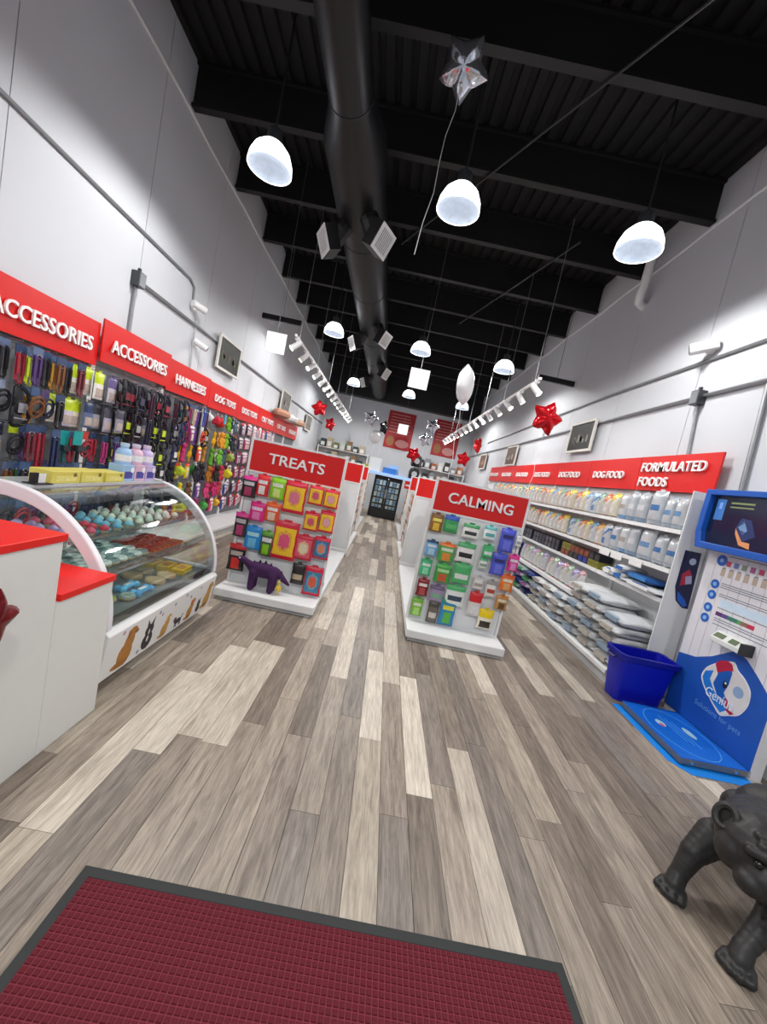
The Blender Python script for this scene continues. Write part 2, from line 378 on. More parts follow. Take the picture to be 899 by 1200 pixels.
conduit([(XR-.03, YF+.1, 3.26), (XR-.03, 4.4, 3.24), (XR-.03, YB-.1, 3.12)], .02, 'lower grey conduit along the dog food wall behind the pictures')
conduit([(XR-.03, 4.47, 3.14), (XR-.03, 4.4, 2.5)], .016, 'short vertical conduit dropping behind the FORMULATED FOODS sign')
conduit([(XR-.03, 3.68, 3.2), (XR-.03, 3.62, 2.1)], .02, 'vertical conduit above the blue kiosk screen')
for x, y, z, lb in ((XL+.05, 4.55, 3.2, 'dark junction box on the conduit over the ACCESSORIES sign'), (XR-.05, 4.47, 3.22, 'dark junction box on the conduit over the FORMULATED FOODS sign')):
    t = thing('junction_box', lb, 'junction box', (x, y, z)); s = -1 if x < 0 else 1
    MB().box(-.05, .05, -.06, .06, -.08, .08).build('box', mat('#4A4D50', .4, .5), t, bevel=.006); MB().box(-s*.05-.004, -s*.05+.004, -.05, .05, -.07, .07).build('cover_plate', GREYM, t)
    MB().cyl((0, 0, .08), (0, 0, .12), .02, 8).build('fitting', DARKM, t)
def cctv(loc, aim, label, kind):
    t = thing('security_camera', label, 'camera', loc); s = 1 if loc[0] < 0 else -1
    MB().cyl((-s*.10, 0, 0), (-s*.07, 0, 0), .06, 14).build('mount', WHITE, t, smooth=True); MB().cyl((-s*.07, 0, 0), (0, 0, 0), .022, 8).build('arm', WHITE, t, smooth=True)
    a = Vector(aim).normalized(); b = MB()
    if kind == 'box':
        M = a.to_track_quat('-Y', 'Z').to_matrix().to_4x4(); b.cb((0, 0, 0), (.11, .26, .10), 0, M); bo = b.build('body', WHITE, t, bevel=.01); l = MB(); l.cb((0, -.132, 0), (.085, .006, .075), 0, M); l.build('lens', BLACK, bo)
    else:
        b.cyl(-a*.1, a*.1, .048, 14); bo = b.build('body', WHITE, t, smooth=True); MB().cyl(a*.1, a*.106, .036, 12).build('lens', BLACK, bo)
cctv((XL+.12, 5.75, 3.42), (.5, .8, -.1), 'upper white bullet camera on the accessories wall', 'b')
cctv((XL+.12, 5.95, 2.95), (.8, .4, -.35), 'lower white bullet camera above the HARNESSES sign', 'b')
cctv((XR-.12, 4.5, 3.78), (-.7, .5, -.2), 'white box camera on the dog food wall over the conduit', 'box')
cctv((XR-.12, 8.9, 3.45), (-.7, .3, -.2), 'small white camera on the dog food wall past the framed picture', 'b')
t = thing('vent_pipe', 'white elbow vent pipe leaving the dog food wall near the ceiling', 'pipe', (3.1, 6.0, 5.0))
MB().tube([(.18, .22, -.02), (.05, .12, -.03), (0, .04, .02), (0, 0, .12), (0, -.02, .62)], .06, 12).build('pipe', WHITE, t, smooth=True); MB().lathe([(.07, .56), (.075, .56), (.075, .64), (0, .64)], (0, -.02, 0), 12).build('cap', WHITE, t)
def picture(side, y, z, w, h, label, img):
    x = side*(WX-.075); t = thing('framed_picture', label, 'picture', (x, y, z), -side*PI/2, 'framed pictures on the side walls')
    MB().ring([(-w/2, -h/2), (w/2, -h/2), (w/2, h/2), (-w/2, h/2)], [(-w/2+.04, -h/2+.04), (w/2-.04, -h/2+.04), (w/2-.04, h/2-.04), (-w/2+.04, h/2-.04)], 'y', -.035, 0).build('frame', mat('#D9D6CE', .4), t)
    MB().box(-w*.3, w*.3, 0, .05, h*.2, h*.3).build('wall_mount', GREYM, t)
    p = MB().box(-w/2+.04, w/2-.04, -.02, -.005, -h/2+.04, h/2-.04).build('print', mat(img[0], .65, var=.75, scale=6), t)
    q = MB(); rnd = random.Random(int(y*10))
    for i in range(7):
        cx = (rnd.random()-.5)*(w-.3); hh = h*(.12+.2*rnd.random()); q.prism([(cx+.05*math.cos(a)*(.6+.5*rnd.random()), -h*.2+hh/2*(1+math.sin(a))) for a in [k*PI/5 for k in range(10)]], 'y', -.0215, -.02, rnd.randrange(2))
    q.build('figures', [mat(img[1], .4), mat(img[2], .4)], p)
picture(-1, 7.05, 3.08, .9, .56, 'dark dog picture in pale frame above the DOG TOYS sign', ('#20231E', '#3F4A2C', '#4A3628'))
picture(-1, 10.9, 3.0, .9, .56, 'grey animal picture in pale frame, middle one on the accessories wall', ('#6E6A66', '#4B3B36', '#8C8580'))
picture(-1, 14.1, 2.85, .9, .56, 'framed animal picture on the accessories wall, closest to the back wall', ('#77726D', '#54413A', '#8C8580'))
picture(1, 6.97, 3.02, .88, .55, 'dark group picture in pale frame next to the red star balloon', ('#1F201E', '#4D4E49', '#6C6A62'))
picture(1, 10.75, 2.86, .88, .55, 'brown animal picture in pale frame, middle one on the dog food wall', ('#5D4B42', '#8C5A42', '#D8D2CA'))
picture(1, 13.9, 2.8, .88, .55, 'framed animal picture on the dog food wall, closest to the back wall', ('#6A5348', '#9A6A50', '#D8D2CA'))

# ------------------------------------------------------------------ packaged goods
def pouch_mesh(w, h, d, style, cols, rough=.32, nx=8, nz=12):
    """a pillow pouch standing on z=0, printed front facing -y"""
    def pr(u, v):
        a, b = 2*u-1, 2*v-1
        if style == 'oval':
            if v > .84 or v < .10: return 1
            e = (a/.72)**2+((b+.02)/.62)**2
            return 3 if e < .42 else (2 if e < .75 else (0 if e < 1.3 else 1 if abs(a) > .88 else 0))
        if style == 'band': return 1 if v > .72 else (2 if .28 < v < .52 and abs(a) < .8 else 0)
        if style == 'window': return 1 if v > .8 else (2 if abs(a) < .6 and .12 < v < .5 else (3 if abs(a) < .7 and .56 < v < .72 else 0))
        if style == 'stripe': return 1 if a < -.45 else (2 if (abs(b) < .18 and a < .7) else (3 if v < .14 else 0))
        if style == 'diag': return 3 if v < .08 else (1 if v > .66+.22*a else (2 if v > .52+.22*a or ((a-.1)/.5)**2+((b+.45)/.3)**2 < 1 else 0))
        if style == 'card': return 1 if v > .55 else (2 if .1 < v < .45 and abs(a) < .7 else 0)
        return 0
    if style == 'oval': nx, nz = 14, 18
    mb = MB(); vs = []; fs = []; mi = []
    for sgn in (-1, 1):
        for j in range(nz+1):
            v = j/nz
            for i in range(nx+1):
                u = i/nx; bl = (1-abs(2*u-1)**3)**.6*max(0, 1-abs(2*v-1)**5)**.6 if 0 < j < nz else 0
                yy = .0015+d/2*bl*(1.15-.3*v); wid = 1-.05*(1-abs(2*v-1)**4)+.02*math.sin(v*17)
                vs.append(((u-.5)*w*wid, sgn*yy, v*h))
    n1 = (nx+1)*(nz+1)
    for k in range(2):
        for j in range(nz):
            for i in range(nx):
                q = k*n1+j*(nx+1)+i; f = (q, q+1, q+nx+2, q+nx+1); fs.append(f if k == 0 else f[::-1])
                mi.append(pr((i+.5)/nx, (j+.5)/nz) if k == 0 else 0)
    edge = [i for i in range(nx+1)]+[j*(nx+1)+nx for j in range(1, nz+1)]+[nz*(nx+1)+i for i in range(nx-1, -1, -1)]+[j*(nx+1) for j in range(nz-1, 0, -1)]
    for a, b in zip(edge, edge[1:]+edge[:1]): fs.append((a, n1+a, n1+b, b)); mi.append(0)
    mb.add(vs, fs); mb.mi = mi
    me = mb.mesh('pouch', [mat(c, rough, var=.14 if q < 2 else .45, scale=30 if q < 2 else 70, metal=.25 if rough < .25 else 0, bump=.25) for q, c in enumerate(cols)], True)
    return me
_pm = {}
def pouch(name, label, cat, group, loc, rz, w, h, d, style, cols, rough=.32, tab=True, clip=None):
    key = (round(w, 3), round(h, 3), round(d, 3), style, tuple(cols), rough)
    if key not in _pm:
        k2 = ('tab', round(w, 3), round(h, 3), cols[1])
        if k2 not in _pm: _pm[k2] = MB().box(-w*.5, w*.5, -.0035, .0035, h*.955, h).box(-w*.16, w*.16, -.003, .003, h, h+.018).mesh('sealed_top', mat(cols[1], rough, var=.12, scale=30))
        _pm[key] = (pouch_mesh(w, h, d, style, cols, rough), _pm[k2])
    a, b = _pm[key]
    o = inst(name, a, None, loc, rz); tag(o, label, cat, group)
    if tab: inst('sealed_top', b, o)
    return o
_cn = {}
def cname(h):
    if h in _cn: return _cn[h]
    import colorsys
    r, g, b = [int(h[i:i+2], 16)/255 for i in (1, 3, 5)]; hh, s, v = colorsys.rgb_to_hsv(r, g, b); hh *= 360
    if v < .2: n = 'black'
    elif s < .16: n = 'white' if v > .8 else ('light grey' if v > .6 else ('grey' if v > .38 else 'dark grey'))
    elif hh < 12 or hh > 345: n = 'red' if v > .55 else 'maroon'
    elif hh < 40: n = ('orange' if s > .6 else 'tan') if v > .6 else 'brown'
    elif hh < 62: n = 'yellow'
    elif hh < 85: n = 'lime green'
    elif hh < 165: n = 'green' if v > .35 else 'dark green'
    elif hh < 195: n = 'teal'
    elif hh < 215: n = 'light blue' if v > .6 and s < .6 else 'blue'
    elif hh < 255: n = 'blue' if v > .45 else 'navy'
    elif hh < 300: n = 'purple'
    else: n = 'pink' if v > .6 else 'dark pink'
    _cn[h] = n
    return n
ROWS = ['top', 'second', 'third', 'fourth', 'fifth', 'sixth']

# ------------------------------------------------------------------ wall racks (bays of 1.22 m)
SIGNX = 3.18
def bay(side, y0, y1, text, label, shelves=(), depth=.62, th=.12, tw=None, zoff=0, toff=0, lines=None, xo=0):
    xb = side*(WX-.025); yc = (y0+y1)/2; O = (xb, yc, 0)
    t = thing('wall_rack', label, 'rack', O, 0, None)
    def B(xa, xc, *r): return MB(O).box(min(side*xa, side*xc), max(side*xa, side*xc), *r)
    B(WX-.03, WX-.06, y0+.01, y1-.01, .15, 2.13).build('back_panel', PEG if side < 0 else WHITE2, t)
    for yy in (y0+.015, y1-.015): B(WX-.03, WX-.09, yy-.014, yy+.014, 0, 2.15).build('upright', WHITE, t)
    xf = WX-.04-depth
    B(WX-.03, xf, y0+.006, y1-.006, .10, .15).build('base_deck', WHITE, t, bevel=.006); B(WX-.03, xf+.03, y0+.006, y1-.006, 0, .10).build('kick_plate', mat('#BFC1C3', .4), t)
    for z, xs in shelves:
        sh = B(WX-.06, xs, y0+.006, y1-.006, z-.025, z).build('shelf', WHITE, t)
        B(xs, xs-.012, y0+.006, y1-.006, z-.04, z+.004).build('price_strip', mat('#E6E7E8', .3), sh)
    z0, z1 = 2.135+zoff, 2.56+zoff; sx = SIGNX+xo
    hs = B(sx, sx+.02, y0+.004, y1-.004, z0, z1).build('header_sign', RED, t, label='glossy red header board')
    br = MB(O)
    for yy in (y0+.1, y1-.1): br.box(min(side*(sx+.02), xb), max(side*(sx+.02), xb), yy-.01, yy+.01, z0+.05, z0+.09)
    br.build('sign_bracket', GREYM, t)
    for tx, w, h, dy, zz in (lines or [(text, tw or .95, th, toff, (z0+z1)/2-.02)]):
        me = text_mesh(tx, w, h, .018, LETTER, .011); inst('lettering', me, hs, (side*(sx-.012)-xb, dy, zz), -side*PI/2)
    return t
HOOK = MB().cyl((0, 0, 0), (0, -.21, .012), .003, 5).mesh('peg_hook', CHROME)
def hook(bayo, side, y, z, xface):
    b = bayo.location; o = inst('peg_hook', HOOK, bayo, (side*(WX-.06)-b.x, y-b.y, z), -side*PI/2)
ybays = [1.61+1.22*i for i in range(10)]            # accessories side
LT = [('ACCESSORIES', 'end ACCESSORIES rack'), ('ACCESSORIES', 'ACCESSORIES rack beside HARNESSES'), ('HARNESSES', 'HARNESSES rack'),
      ('DOG TOYS', 'DOG TOYS rack beside HARNESSES'), ('DOG TOYS', 'DOG TOYS rack beside CAT TOYS'), ('CAT TOYS', 'CAT TOYS rack')]
NTH = ['first', 'second', 'third', 'fourth', 'fifth', 'sixth', 'seventh', 'eighth', 'ninth', 'tenth', 'eleventh', 'twelfth', 'thirteenth']
LB = []
for i, (tx, ref) in enumerate(LT):
    y0 = 2.83+1.22*i
    b = bay(-1, y0, y0+1.22, tx, f'white wall rack of hanging pet goods, the {ref}', tw=1.0 if i < 2 else .86, th=.135 if i < 3 else .12, zoff=(-.03, .03, 0, -.02, -.03, -.03)[i], xo=(0, -.03, 0, 0, 0, 0)[i])
    LB.append((b, y0, ref))
for i, (tx, ref) in enumerate((('CAT TOYS', 'second CAT TOYS rack from DOG TOYS'), ('BEDDING', 'BEDDING rack'))):
    y0 = 2.83+1.22*(6+i); bay(-1, y0, y0+1.22, tx, f'white wall rack with red header, the {ref}', tw=.8, th=.12, zoff=-.04)

# accessory kinds, built hanging from z=0 downwards, front -y
def leash_mesh(c, card, ln=.30):
    key = ('leash', c, card, ln)
    if key not in _pm:
        a = MB().box(-.027, .027, -.003, .003, -.075, .012).mesh('header_card', mat(card, .4, var=.3, scale=60))
        b = MB(); r = random.Random(len(_pm))
        for x in (-.016, .012): b.box(x-.009, x+.009, -.007, -.003, -.06-ln, -.045); b.box(x-.006, x+.006, -.017, -.013, -.04-ln*.9, -.05)
        b.tube([(-.016, -.006, -.06-ln), (-.006, -.006, -.085-ln), (.006, -.006, -.085-ln), (.014, -.006, -.06-ln)], .007, 5)
        k = MB().tube([(.0+.012*math.cos(x*PI/4), -.012, -.05+.016*math.sin(x*PI/4)) for x in range(8)], .0035, 5, closed=True).mesh('clasp', CHROME)
        _pm[key] = (a, b.mesh('strap', mat(c, .65, var=.35, scale=50)), k)
    return _pm[key]
def collar_mesh(c, c2):
    key = ('collar', c, c2)
    if key not in _pm:
        a = MB().box(-.03, .03, -.003, .003, -.05, .012).mesh('header_card', mat(c2, .4, var=.3, scale=60)); b = MB()
        for q in range(2):
            z0 = -.105-q*.03
            P = [(.045*math.cos(k*PI/6), -.012-.03*(1+math.sin(k*PI/6))*.5, z0+.055*math.sin(k*PI/6)) for k in range(12)]
            b.tube(P, .009, 5, closed=True)
        k = MB().cb((0, -.02, -.165), (.026, .014, .018)).mesh('buckle', BLACK)
        _pm[key] = (a, b.mesh('strap', mat(c, .6, var=.4, scale=60)), k)
    return _pm[key]
def harness_mesh(c, c2):
    key = ('harness', c, c2)
    if key not in _pm:
        b = MB(); P = lambda cx, cz, rx, rz: [(cx+rx*math.cos(k*PI/7), -.02-.018*math.cos(k*PI/3.5), cz+rz*math.sin(k*PI/7)) for k in range(14)]
        b.tube(P(0, -.08, .055, .08), .013, 6, closed=True); b.tube(P(0, -.21, .065, .075), .013, 6, closed=True); b.sph((0, -.03, -.15), (.045, .016, .055), 10, 6)
        a = MB().box(-.03, .03, -.052, -.047, -.185, -.115).box(-.05, .05, -.045, -.041, -.232, -.222).mesh('chest_patch', mat(c2, .6))
        k = MB().tube([(.012*math.cos(x*PI/4), -.012, .0+.014*math.sin(x*PI/4)) for x in range(8)], .003, 5, closed=True).mesh('ring', CHROME)
        _pm[key] = (a, b.mesh('padding', mat(c, .75, var=.3, scale=40)), k)
    return _pm[key]
def brush_mesh(c, c2):
    key = ('brush', c, c2)
    if key not in _pm:
        a = MB().box(-.045, .045, -.004, .004, -.10, .012).mesh('header_card', mat(c, .4, var=.2))
        b = MB().box(-.035, .035, -.03, -.004, -.15, -.10).box(-.012, .012, -.022, -.006, -.24, -.15).mesh('handle', mat(c2, .4)); k = MB().box(-.04, .04, -.05, -.028, -.145, -.105).mesh('bristles', mat('#30343A', .7))
        _pm[key] = (a, b, k)
    return _pm[key]
def hang_set(name, parts, label, cat, group, loc, rz):
    t = thing(name, label, cat, loc, rz, group); t.scale = {'dog_leash': (1.75, 1.2, 1.15), 'dog_collar': (1.3, 1.1, 1.25), 'dog_harness': (1.15, 1.1, 1.15)}.get(name, (1.2, 1.1, 1.2))
    for me in parts: inst(me.name.split('.')[0], me, t)
    return t
PL = {}
PL['bear'] = blob('bear', [((0, 0, .10), (.06, .05, .075)), ((0, -.01, .205), (.05, .045, .045)), ((0, -.05, .195), (.024, .02, .02)), ((-.042, 0, .245), .018), ((.042, 0, .245), .018)]
                  + chain((-.05, -.01, .14), (-.095, -.02, .085), .024, .02, 4)+chain((.05, -.01, .14), (.095, -.02, .085), .024, .02, 4)+chain((-.035, -.01, .06), (-.055, -.035, .0), .03, .026, 4)+chain((.035, -.01, .06), (.055, -.035, .0), .03, .026, 4), .009, WHITE)
PL['chicken'] = blob('chicken', [((0, 0, .09), (.055, .045, .09))]+chain((0, 0, .16), (0, -.01, .25), .03, .034, 5)+[((0, -.05, .25), (.014, .022, .012)), ((0, 0, .29), (.012, .03, .018))]+chain((-.05, 0, .13), (-.08, 0, .05), .02, .014, 4)+chain((.05, 0, .13), (.08, 0, .05), .02, .014, 4)+chain((-.025, 0, .03), (-.03, -.01, -.07), .014, .012, 5)+chain((.025, 0, .03), (.03, -.01, -.07), .014, .012, 5), .008, WHITE)
PL['long'] = blob('long', chain((0, 0, .28), (0, 0, .0), .045, .05, 8)+[((0, -.02, .30), (.05, .05, .045)), ((-.04, 0, .34), (.02, .015, .035)), ((.04, 0, .34), (.02, .015, .035)), ((-.045, -.02, .0), .028), ((.045, -.02, .0), .028), ((-.05, -.02, .2), .025), ((.05, -.02, .2), .025)], .009, WHITE)
PL['ball'] = blob('ball', [((0, 0, .06), .058)]+[((.045*math.cos(k*1.26), .045*math.sin(k*1.26), .06+.03*math.sin(k*2.3)), .024) for k in range(5)]+[((0, 0, .12), (.012, .012, .03))], .008, WHITE)
EYES = MB().sph((-.018, -.052, .215), .008, 8, 5).sph((.018, -.052, .215), .008, 8, 5).mesh('eyes', mat('#141414', .2))
_pl = {}; PS = {}
def plush(kind, c, label, group, loc, rz, s=1.0, cat='toy', name='plush_toy'):
    key = (kind, c)
    if key not in _pl: _pl[key] = recolor(PL[kind], mat(c, .9, var=.25, scale=45, bump=.4))
    t = thing(name, label, cat, loc, rz, group); t.scale = (s, s, s)
    me = _pl[key]; inst('body', me, t)
    if kind in ('bear', 'long', 'chicken'): inst('eyes', EYES, t, (0, 0, {'bear': 0, 'long': .085, 'chicken': .035}[kind]), 0, (1, 1.25 if kind == 'long' else 1, 1))
    inst('loop', MB().tube([(0, 0, .0), (.01, 0, .02), (0, 0, .04), (-.01, 0, .02)], .003, 5, closed=True).mesh('loop', WHITE) if ('loop', 0) not in _pl else _pl[('loop', 0)], t, (0, 0, {'bear': .24, 'chicken': .295, 'long': .33, 'ball': .13}[kind]))
    return t
BLUEC = ['#3F567E', '#5A6B8C', '#2F4468']
LC = ['#1B1B22', '#23232B', '#6E1F2E', '#4A2A6B', '#7A4A24', '#1E2C56', '#A32638', '#B9862F', '#2E5B3C', '#C2D52A', '#2A47A0', '#B23A78']
rn = random.Random(11)
def rack_items():
    XW = WX-.06
    def place(bi, row, y, z, spec, k):
        b, y0, ref = LB[bi]; kind, c, c2 = spec; rowt = ROWS[row]; x = -(XW-(.06, .125, .19)[k % 3])
        rz = PI/2; hook(b, -1, y, z, XW)
        where = f'{NTH[k]} peg from counter, {rowt} row, {ref}'
        g = f'goods in the {rowt} row of the {ref}'
        if kind == 'leash': hang_set('dog_leash', leash_mesh(c, c2, .17 if row < 3 else .14), f'{cname(c)} dog leash, {where}', 'leash', g, (x, y, z-.012), rz)
        elif kind == 'longleash': hang_set('dog_leash', leash_mesh(c, c2, .30), f'long {cname(c)} dog leash, {where}', 'leash', g, (x, y, z-.012), rz)
        elif kind == 'collar': hang_set('dog_collar', collar_mesh(c, c2), f'{cname(c)} dog collar, {where}', 'collar', g, (x, y, z-.012), rz)
        elif kind == 'harness': hang_set('dog_harness', harness_mesh(c, c2), f'{cname(c)} dog harness, {where}', 'harness', g, (x, y, z-.005), rz)
        elif kind == 'brush': hang_set('pet_brush', brush_mesh(c, c2), f'{cname(c)} pet brush, {where}', 'brush', g, (x, y, z-.012), rz)
        elif kind == 'pack': pouch('accessory_pack', f'{cname(c2)} accessory pack, {where}', 'pack', g, (x, y, z-.275), rz, .13, .262, .035, 'card', (c, c2, '#B9A9A0'), .25)
        elif kind == 'toypack': pouch('toy_pack', f'{cname(c)} toy pack, {where}', 'toy pack', g, (x, y, z-.255), rz, .125, .24, .05, 'window', (c, c2, '#D9C9C4', '#F2F2F2'), .3)
        else: plush(kind, c, f'{cname(c)} {"ball" if kind == "ball" else "plush "+kind if kind != "long" else "long plush"} toy, {where}', g, (x, y, z-({'bear': .27, 'chicken': .325, 'long': .36, 'ball': .16}[kind])*c2*PS[kind]), rz, c2*PS[kind])
    LIME = '#C3D72B'; PS.update(bear=.92, chicken=.72, long=.72, ball=1.15)
    def L(c=None): return ('leash', c or rn.choice(LC), rn.choice(BLUEC))
    A = [[L('#1B1B22'), L('#A32638'), L('#4A2A6B'), L(LIME), L('#23232B'), L('#7A4A24'), L('#B9862F'), L('#1B1B22'), L('#6E1F2E'), ('pack', '#E7E4DC', LIME), ('pack', '#DCD8D0', LIME), ('pack', '#E7E4DC', LIME)],
         [('collar', '#23232B', '#9FB0CC'), ('harness', '#1B1B22', '#8F8F98'), ('collar', '#7A4A24', '#3F567E'), L('#B9862F'), ('collar', '#3A3A55', '#6B5C8E'), L('#1B1B22'), ('pack', '#E7E4DC', LIME), ('pack', '#C9C3D0', LIME), None, ('pack', '#E5D9C2', LIME), ('pack', '#5A6B8C', '#2F4468')],
         [('pack', '#8D8D99', '#2B3248'), ('collar', '#23232B', LIME), L('#6E1F2E'), L('#4A2A6B'), ('longleash', '#A32638', '#3F567E'), ('longleash', '#1E2C56', '#3F567E'), None, ('brush', '#1F9A98', '#20666A'), ('brush', '#1F9A98', '#1B1B22'), L('#A32638'), ('collar', '#A32638', '#C0392B')],
         [L('#1B1B22'), L('#7A4A24'), L('#23232B'), L('#2E5B3C'), L('#2A47A0'), L('#B23A78'), L('#A32638'), L('#1B1B22'), L('#A32638'), L(LIME), L('#1B1B22'), L('#B23A78')],
         [('collar', '#4A2A6B', '#5A6B8C'), ('collar', '#23232B', '#5A6B8C'), ('collar', '#A32638', '#5A6B8C'), ('collar', '#1E2C56', '#5A6B8C')]*3]
    Bb = [[('pack', '#B9B7C9', '#8A86B8'), ('pack', '#C9C3D0', '#6B5C8E'), ('harness', '#1B1B22', '#6E1F2E'), ('harness', '#1B1B22', '#A32638'), ('harness', '#23232B', '#A32638'), ('harness', '#1B1B22', '#3A3A55'), ('longleash', '#3B1430', '#2F2F3A'), ('longleash', '#2A1238', '#2F2F3A'), ('longleash', '#3B1430', '#2F2F3A')],
          [('pack', '#9A9AA6', '#3A3A44'), ('pack', '#A9A4B8', '#4B4B57'), ('pack', '#8D8D99', '#4B4B57'), ('harness', '#1B1B22', LIME), ('harness', '#23232B', LIME), ('harness', '#1B1B22', '#9A9A9A'), ('longleash', '#5A1530', '#2F2F3A'), ('longleash', '#4A1030', '#2F2F3A'), ('longleash', '#1E1A3C', '#2F2F3A')],
          [L('#A32638'), L('#B23A78'), L('#4A2A6B'), ('harness', '#2C3324', LIME), ('harness', '#2C3324', LIME), ('harness', '#1B1B22', '#DADADA'), ('longleash', '#5A1530', '#2F2F3A'), ('longleash', '#1E1A3C', '#2F2F3A'), ('longleash', '#5A1530', '#2F2F3A')],
          [L('#1E2C56'), L('#1B1B22'), L('#23232B'), L('#1E2C56'), L('#1B1B22'), L('#6E1F2E'), ('harness', '#1B1B22', '#3A3A55'), ('longleash', '#4A1030', '#2F2F3A'), ('longleash', '#1B1B22', '#2F2F3A')],
          [('harness', '#1B1B22', '#3A3A55'), ('harness', '#1E2C56', '#DADADA'), ('harness', '#1B1B22', '#6E1F2E')]*3]
    Cc = [[('longleash', '#2A1238', '#2F2F3A'), ('longleash', '#4A1030', '#2F2F3A'), ('harness', '#1B1B22', '#3A3A55'), ('harness', '#1B1B22', '#2A6B78'), L('#E08A2A'), L('#C9B49A'), L('#B23A78'), L('#6B3FA0'), L('#2A47A0')],
          [('longleash', '#3B1430', '#2F2F3A'), ('harness', '#1B1B22', '#9A9A9A'), ('harness', '#1E2C56', '#1B1B22'), ('toypack', '#2A47A0', '#C9CCD2'), ('harness', '#B23A78', '#6E1F2E'), ('toypack', '#8E3A6B', '#D8D0D8'), ('harness', '#B23A78', '#F2C0D8'), L('#6B3FA0'), ('collar', '#D4402A', '#E8E8E8')],
          [('harness', '#1B1B22', '#3A3A55'), ('harness', '#1E2C56', '#DADADA'), ('long', '#C22E6C', 1.0), ('chicken', '#E6B51E', 1.1), ('chicken', '#E0A81A', 1.0), ('toypack', '#D4402A', '#E8B030'), ('bear', '#1E2C2A', 1.0)],
          [('harness', '#1B1B22', '#DADADA'), ('bear', '#1B1B22', 1.05), ('ball', '#B7C92E', 1.1), ('toypack', '#E6C51E', '#D4302A'), ('toypack', '#E6C51E', '#D4302A'), ('bear', '#2A1F33', 1.0), ('ball', '#3C8F3A', 1.2)],
          [('bear', '#1B1B30', 1.1), ('bear', '#22222A', 1.1), ('long', '#E6C21E', .8), ('ball', '#4A9C48', 1.2), ('bear', '#6B4A2A', 1.0), ('toypack', '#6B3FA0', '#D8D0D8')], [('ball', '#3C8F3A', 1.1), ('bear', '#D08A5A', .9), ('long', '#E6C21E', .8), ('bear', '#8A3A6B', 1.0), ('ball', '#D6CE2E', 1.1), ('bear', '#6B4A2A', .9), ('toypack', '#D4302A', '#E8E8E8')]]
    D = [[('ball', '#D8D8DC', 1), ('ball', '#C72840', 1.1), ('long', '#58B7CE', .6), ('ball', '#D6281E', 1.2), ('bear', '#6FAE1E', 1.0), ('bear', '#4F6B73', .9), ('long', '#3A4A5E', .7)],
         [('chicken', '#E8B51A', 1.15), ('chicken', '#E0A81A', 1.1), ('bear', '#E0962A', 1.1), ('bear', '#EBA95A', 1.0), ('bear', '#7FB51E', 1.1), ('bear', '#283038', 1.1), ('long', '#3F4E5C', .8)],
         [('long', '#C2872A', 1.0), ('long', '#5FA32A', 1.1), ('bear', '#6FB53A', 1.1), ('bear', '#D8CFC4', .9), ('bear', '#4A5A6E', 1.1), ('ball', '#9AAA4A', 1.2), ('bear', '#A8324A', 1.0)],
         [('bear', '#1E1A22', 1.1), ('bear', '#A86B22', 1.15), ('bear', '#2B211A', 1.1), ('ball', '#D8324A', 1.2), ('bear', '#C83A50', 1.1), ('ball', '#D6CE2E', 1.3), ('bear', '#6B2A50', 1.0)],
         [('long', '#5B2A78', .9), ('bear', '#D8447A', 1.1), ('bear', '#C22E6C', 1.0), ('ball', '#D8324A', 1.2), ('bear', '#C83A50', 1.0), ('toypack', '#2A47A0', '#C9CCD2'), ('ball', '#E0D8D0', 1.1)], [('bear', '#B0407A', 1.0), ('ball', '#4A9C48', 1.2), ('toypack', '#D8447A', '#F0D0DC'), ('bear', '#8A3050', 1.0), ('ball', '#D8B02E', 1.1), ('toypack', '#3A4A9A', '#D8D8E4'), ('bear', '#A8324A', .9)]]
    Ec = [[('toypack', rn.choice(['#A8325A', '#7A2A4A', '#C24A78', '#8E3A6B', '#4A3A5E', '#C9B0BC']), rn.choice(['#D8D0D8', '#D4302A', '#E8E8E8', '#3A3A4A'])) for k in range(9)] for r_ in range(6)]
    Fc = [[('toypack', rn.choice(['#A8325A', '#7A2A4A', '#C24A78', '#8E3A6B', '#4A6A9E', '#C9B0BC']), rn.choice(['#D8D0D8', '#D4302A', '#E8E8E8', '#3A3A4A'])) for k in range(8)] for r_ in range(4)]
    for bi, rows_ in enumerate((A, Bb, Cc, D, Ec, Fc)):
        y0 = LB[bi][1]
        for row, its in enumerate(rows_):
            its = its+its[2:6] if bi == 1 and len(its) > 6 else its+its[:2] if bi == 2 and row < 2 else its
            z = (2.06, 1.74, 1.42, 1.10, .78)[row] if bi < 2 else (2.07, 1.77, 1.47, 1.17, .87, .57)[row]
            n = len(its); st = (1.22-.1)/n; s0 = .24 if bi == 0 else 0
            if bi == 0: st = (1.22-.30)/n
            for k, sp in enumerate(its):
                if sp: place(bi, row, y0+(.05 if bi else .24)+st*(k+.5), z-(.015 if k % 2 else 0), sp, k)
rack_items()

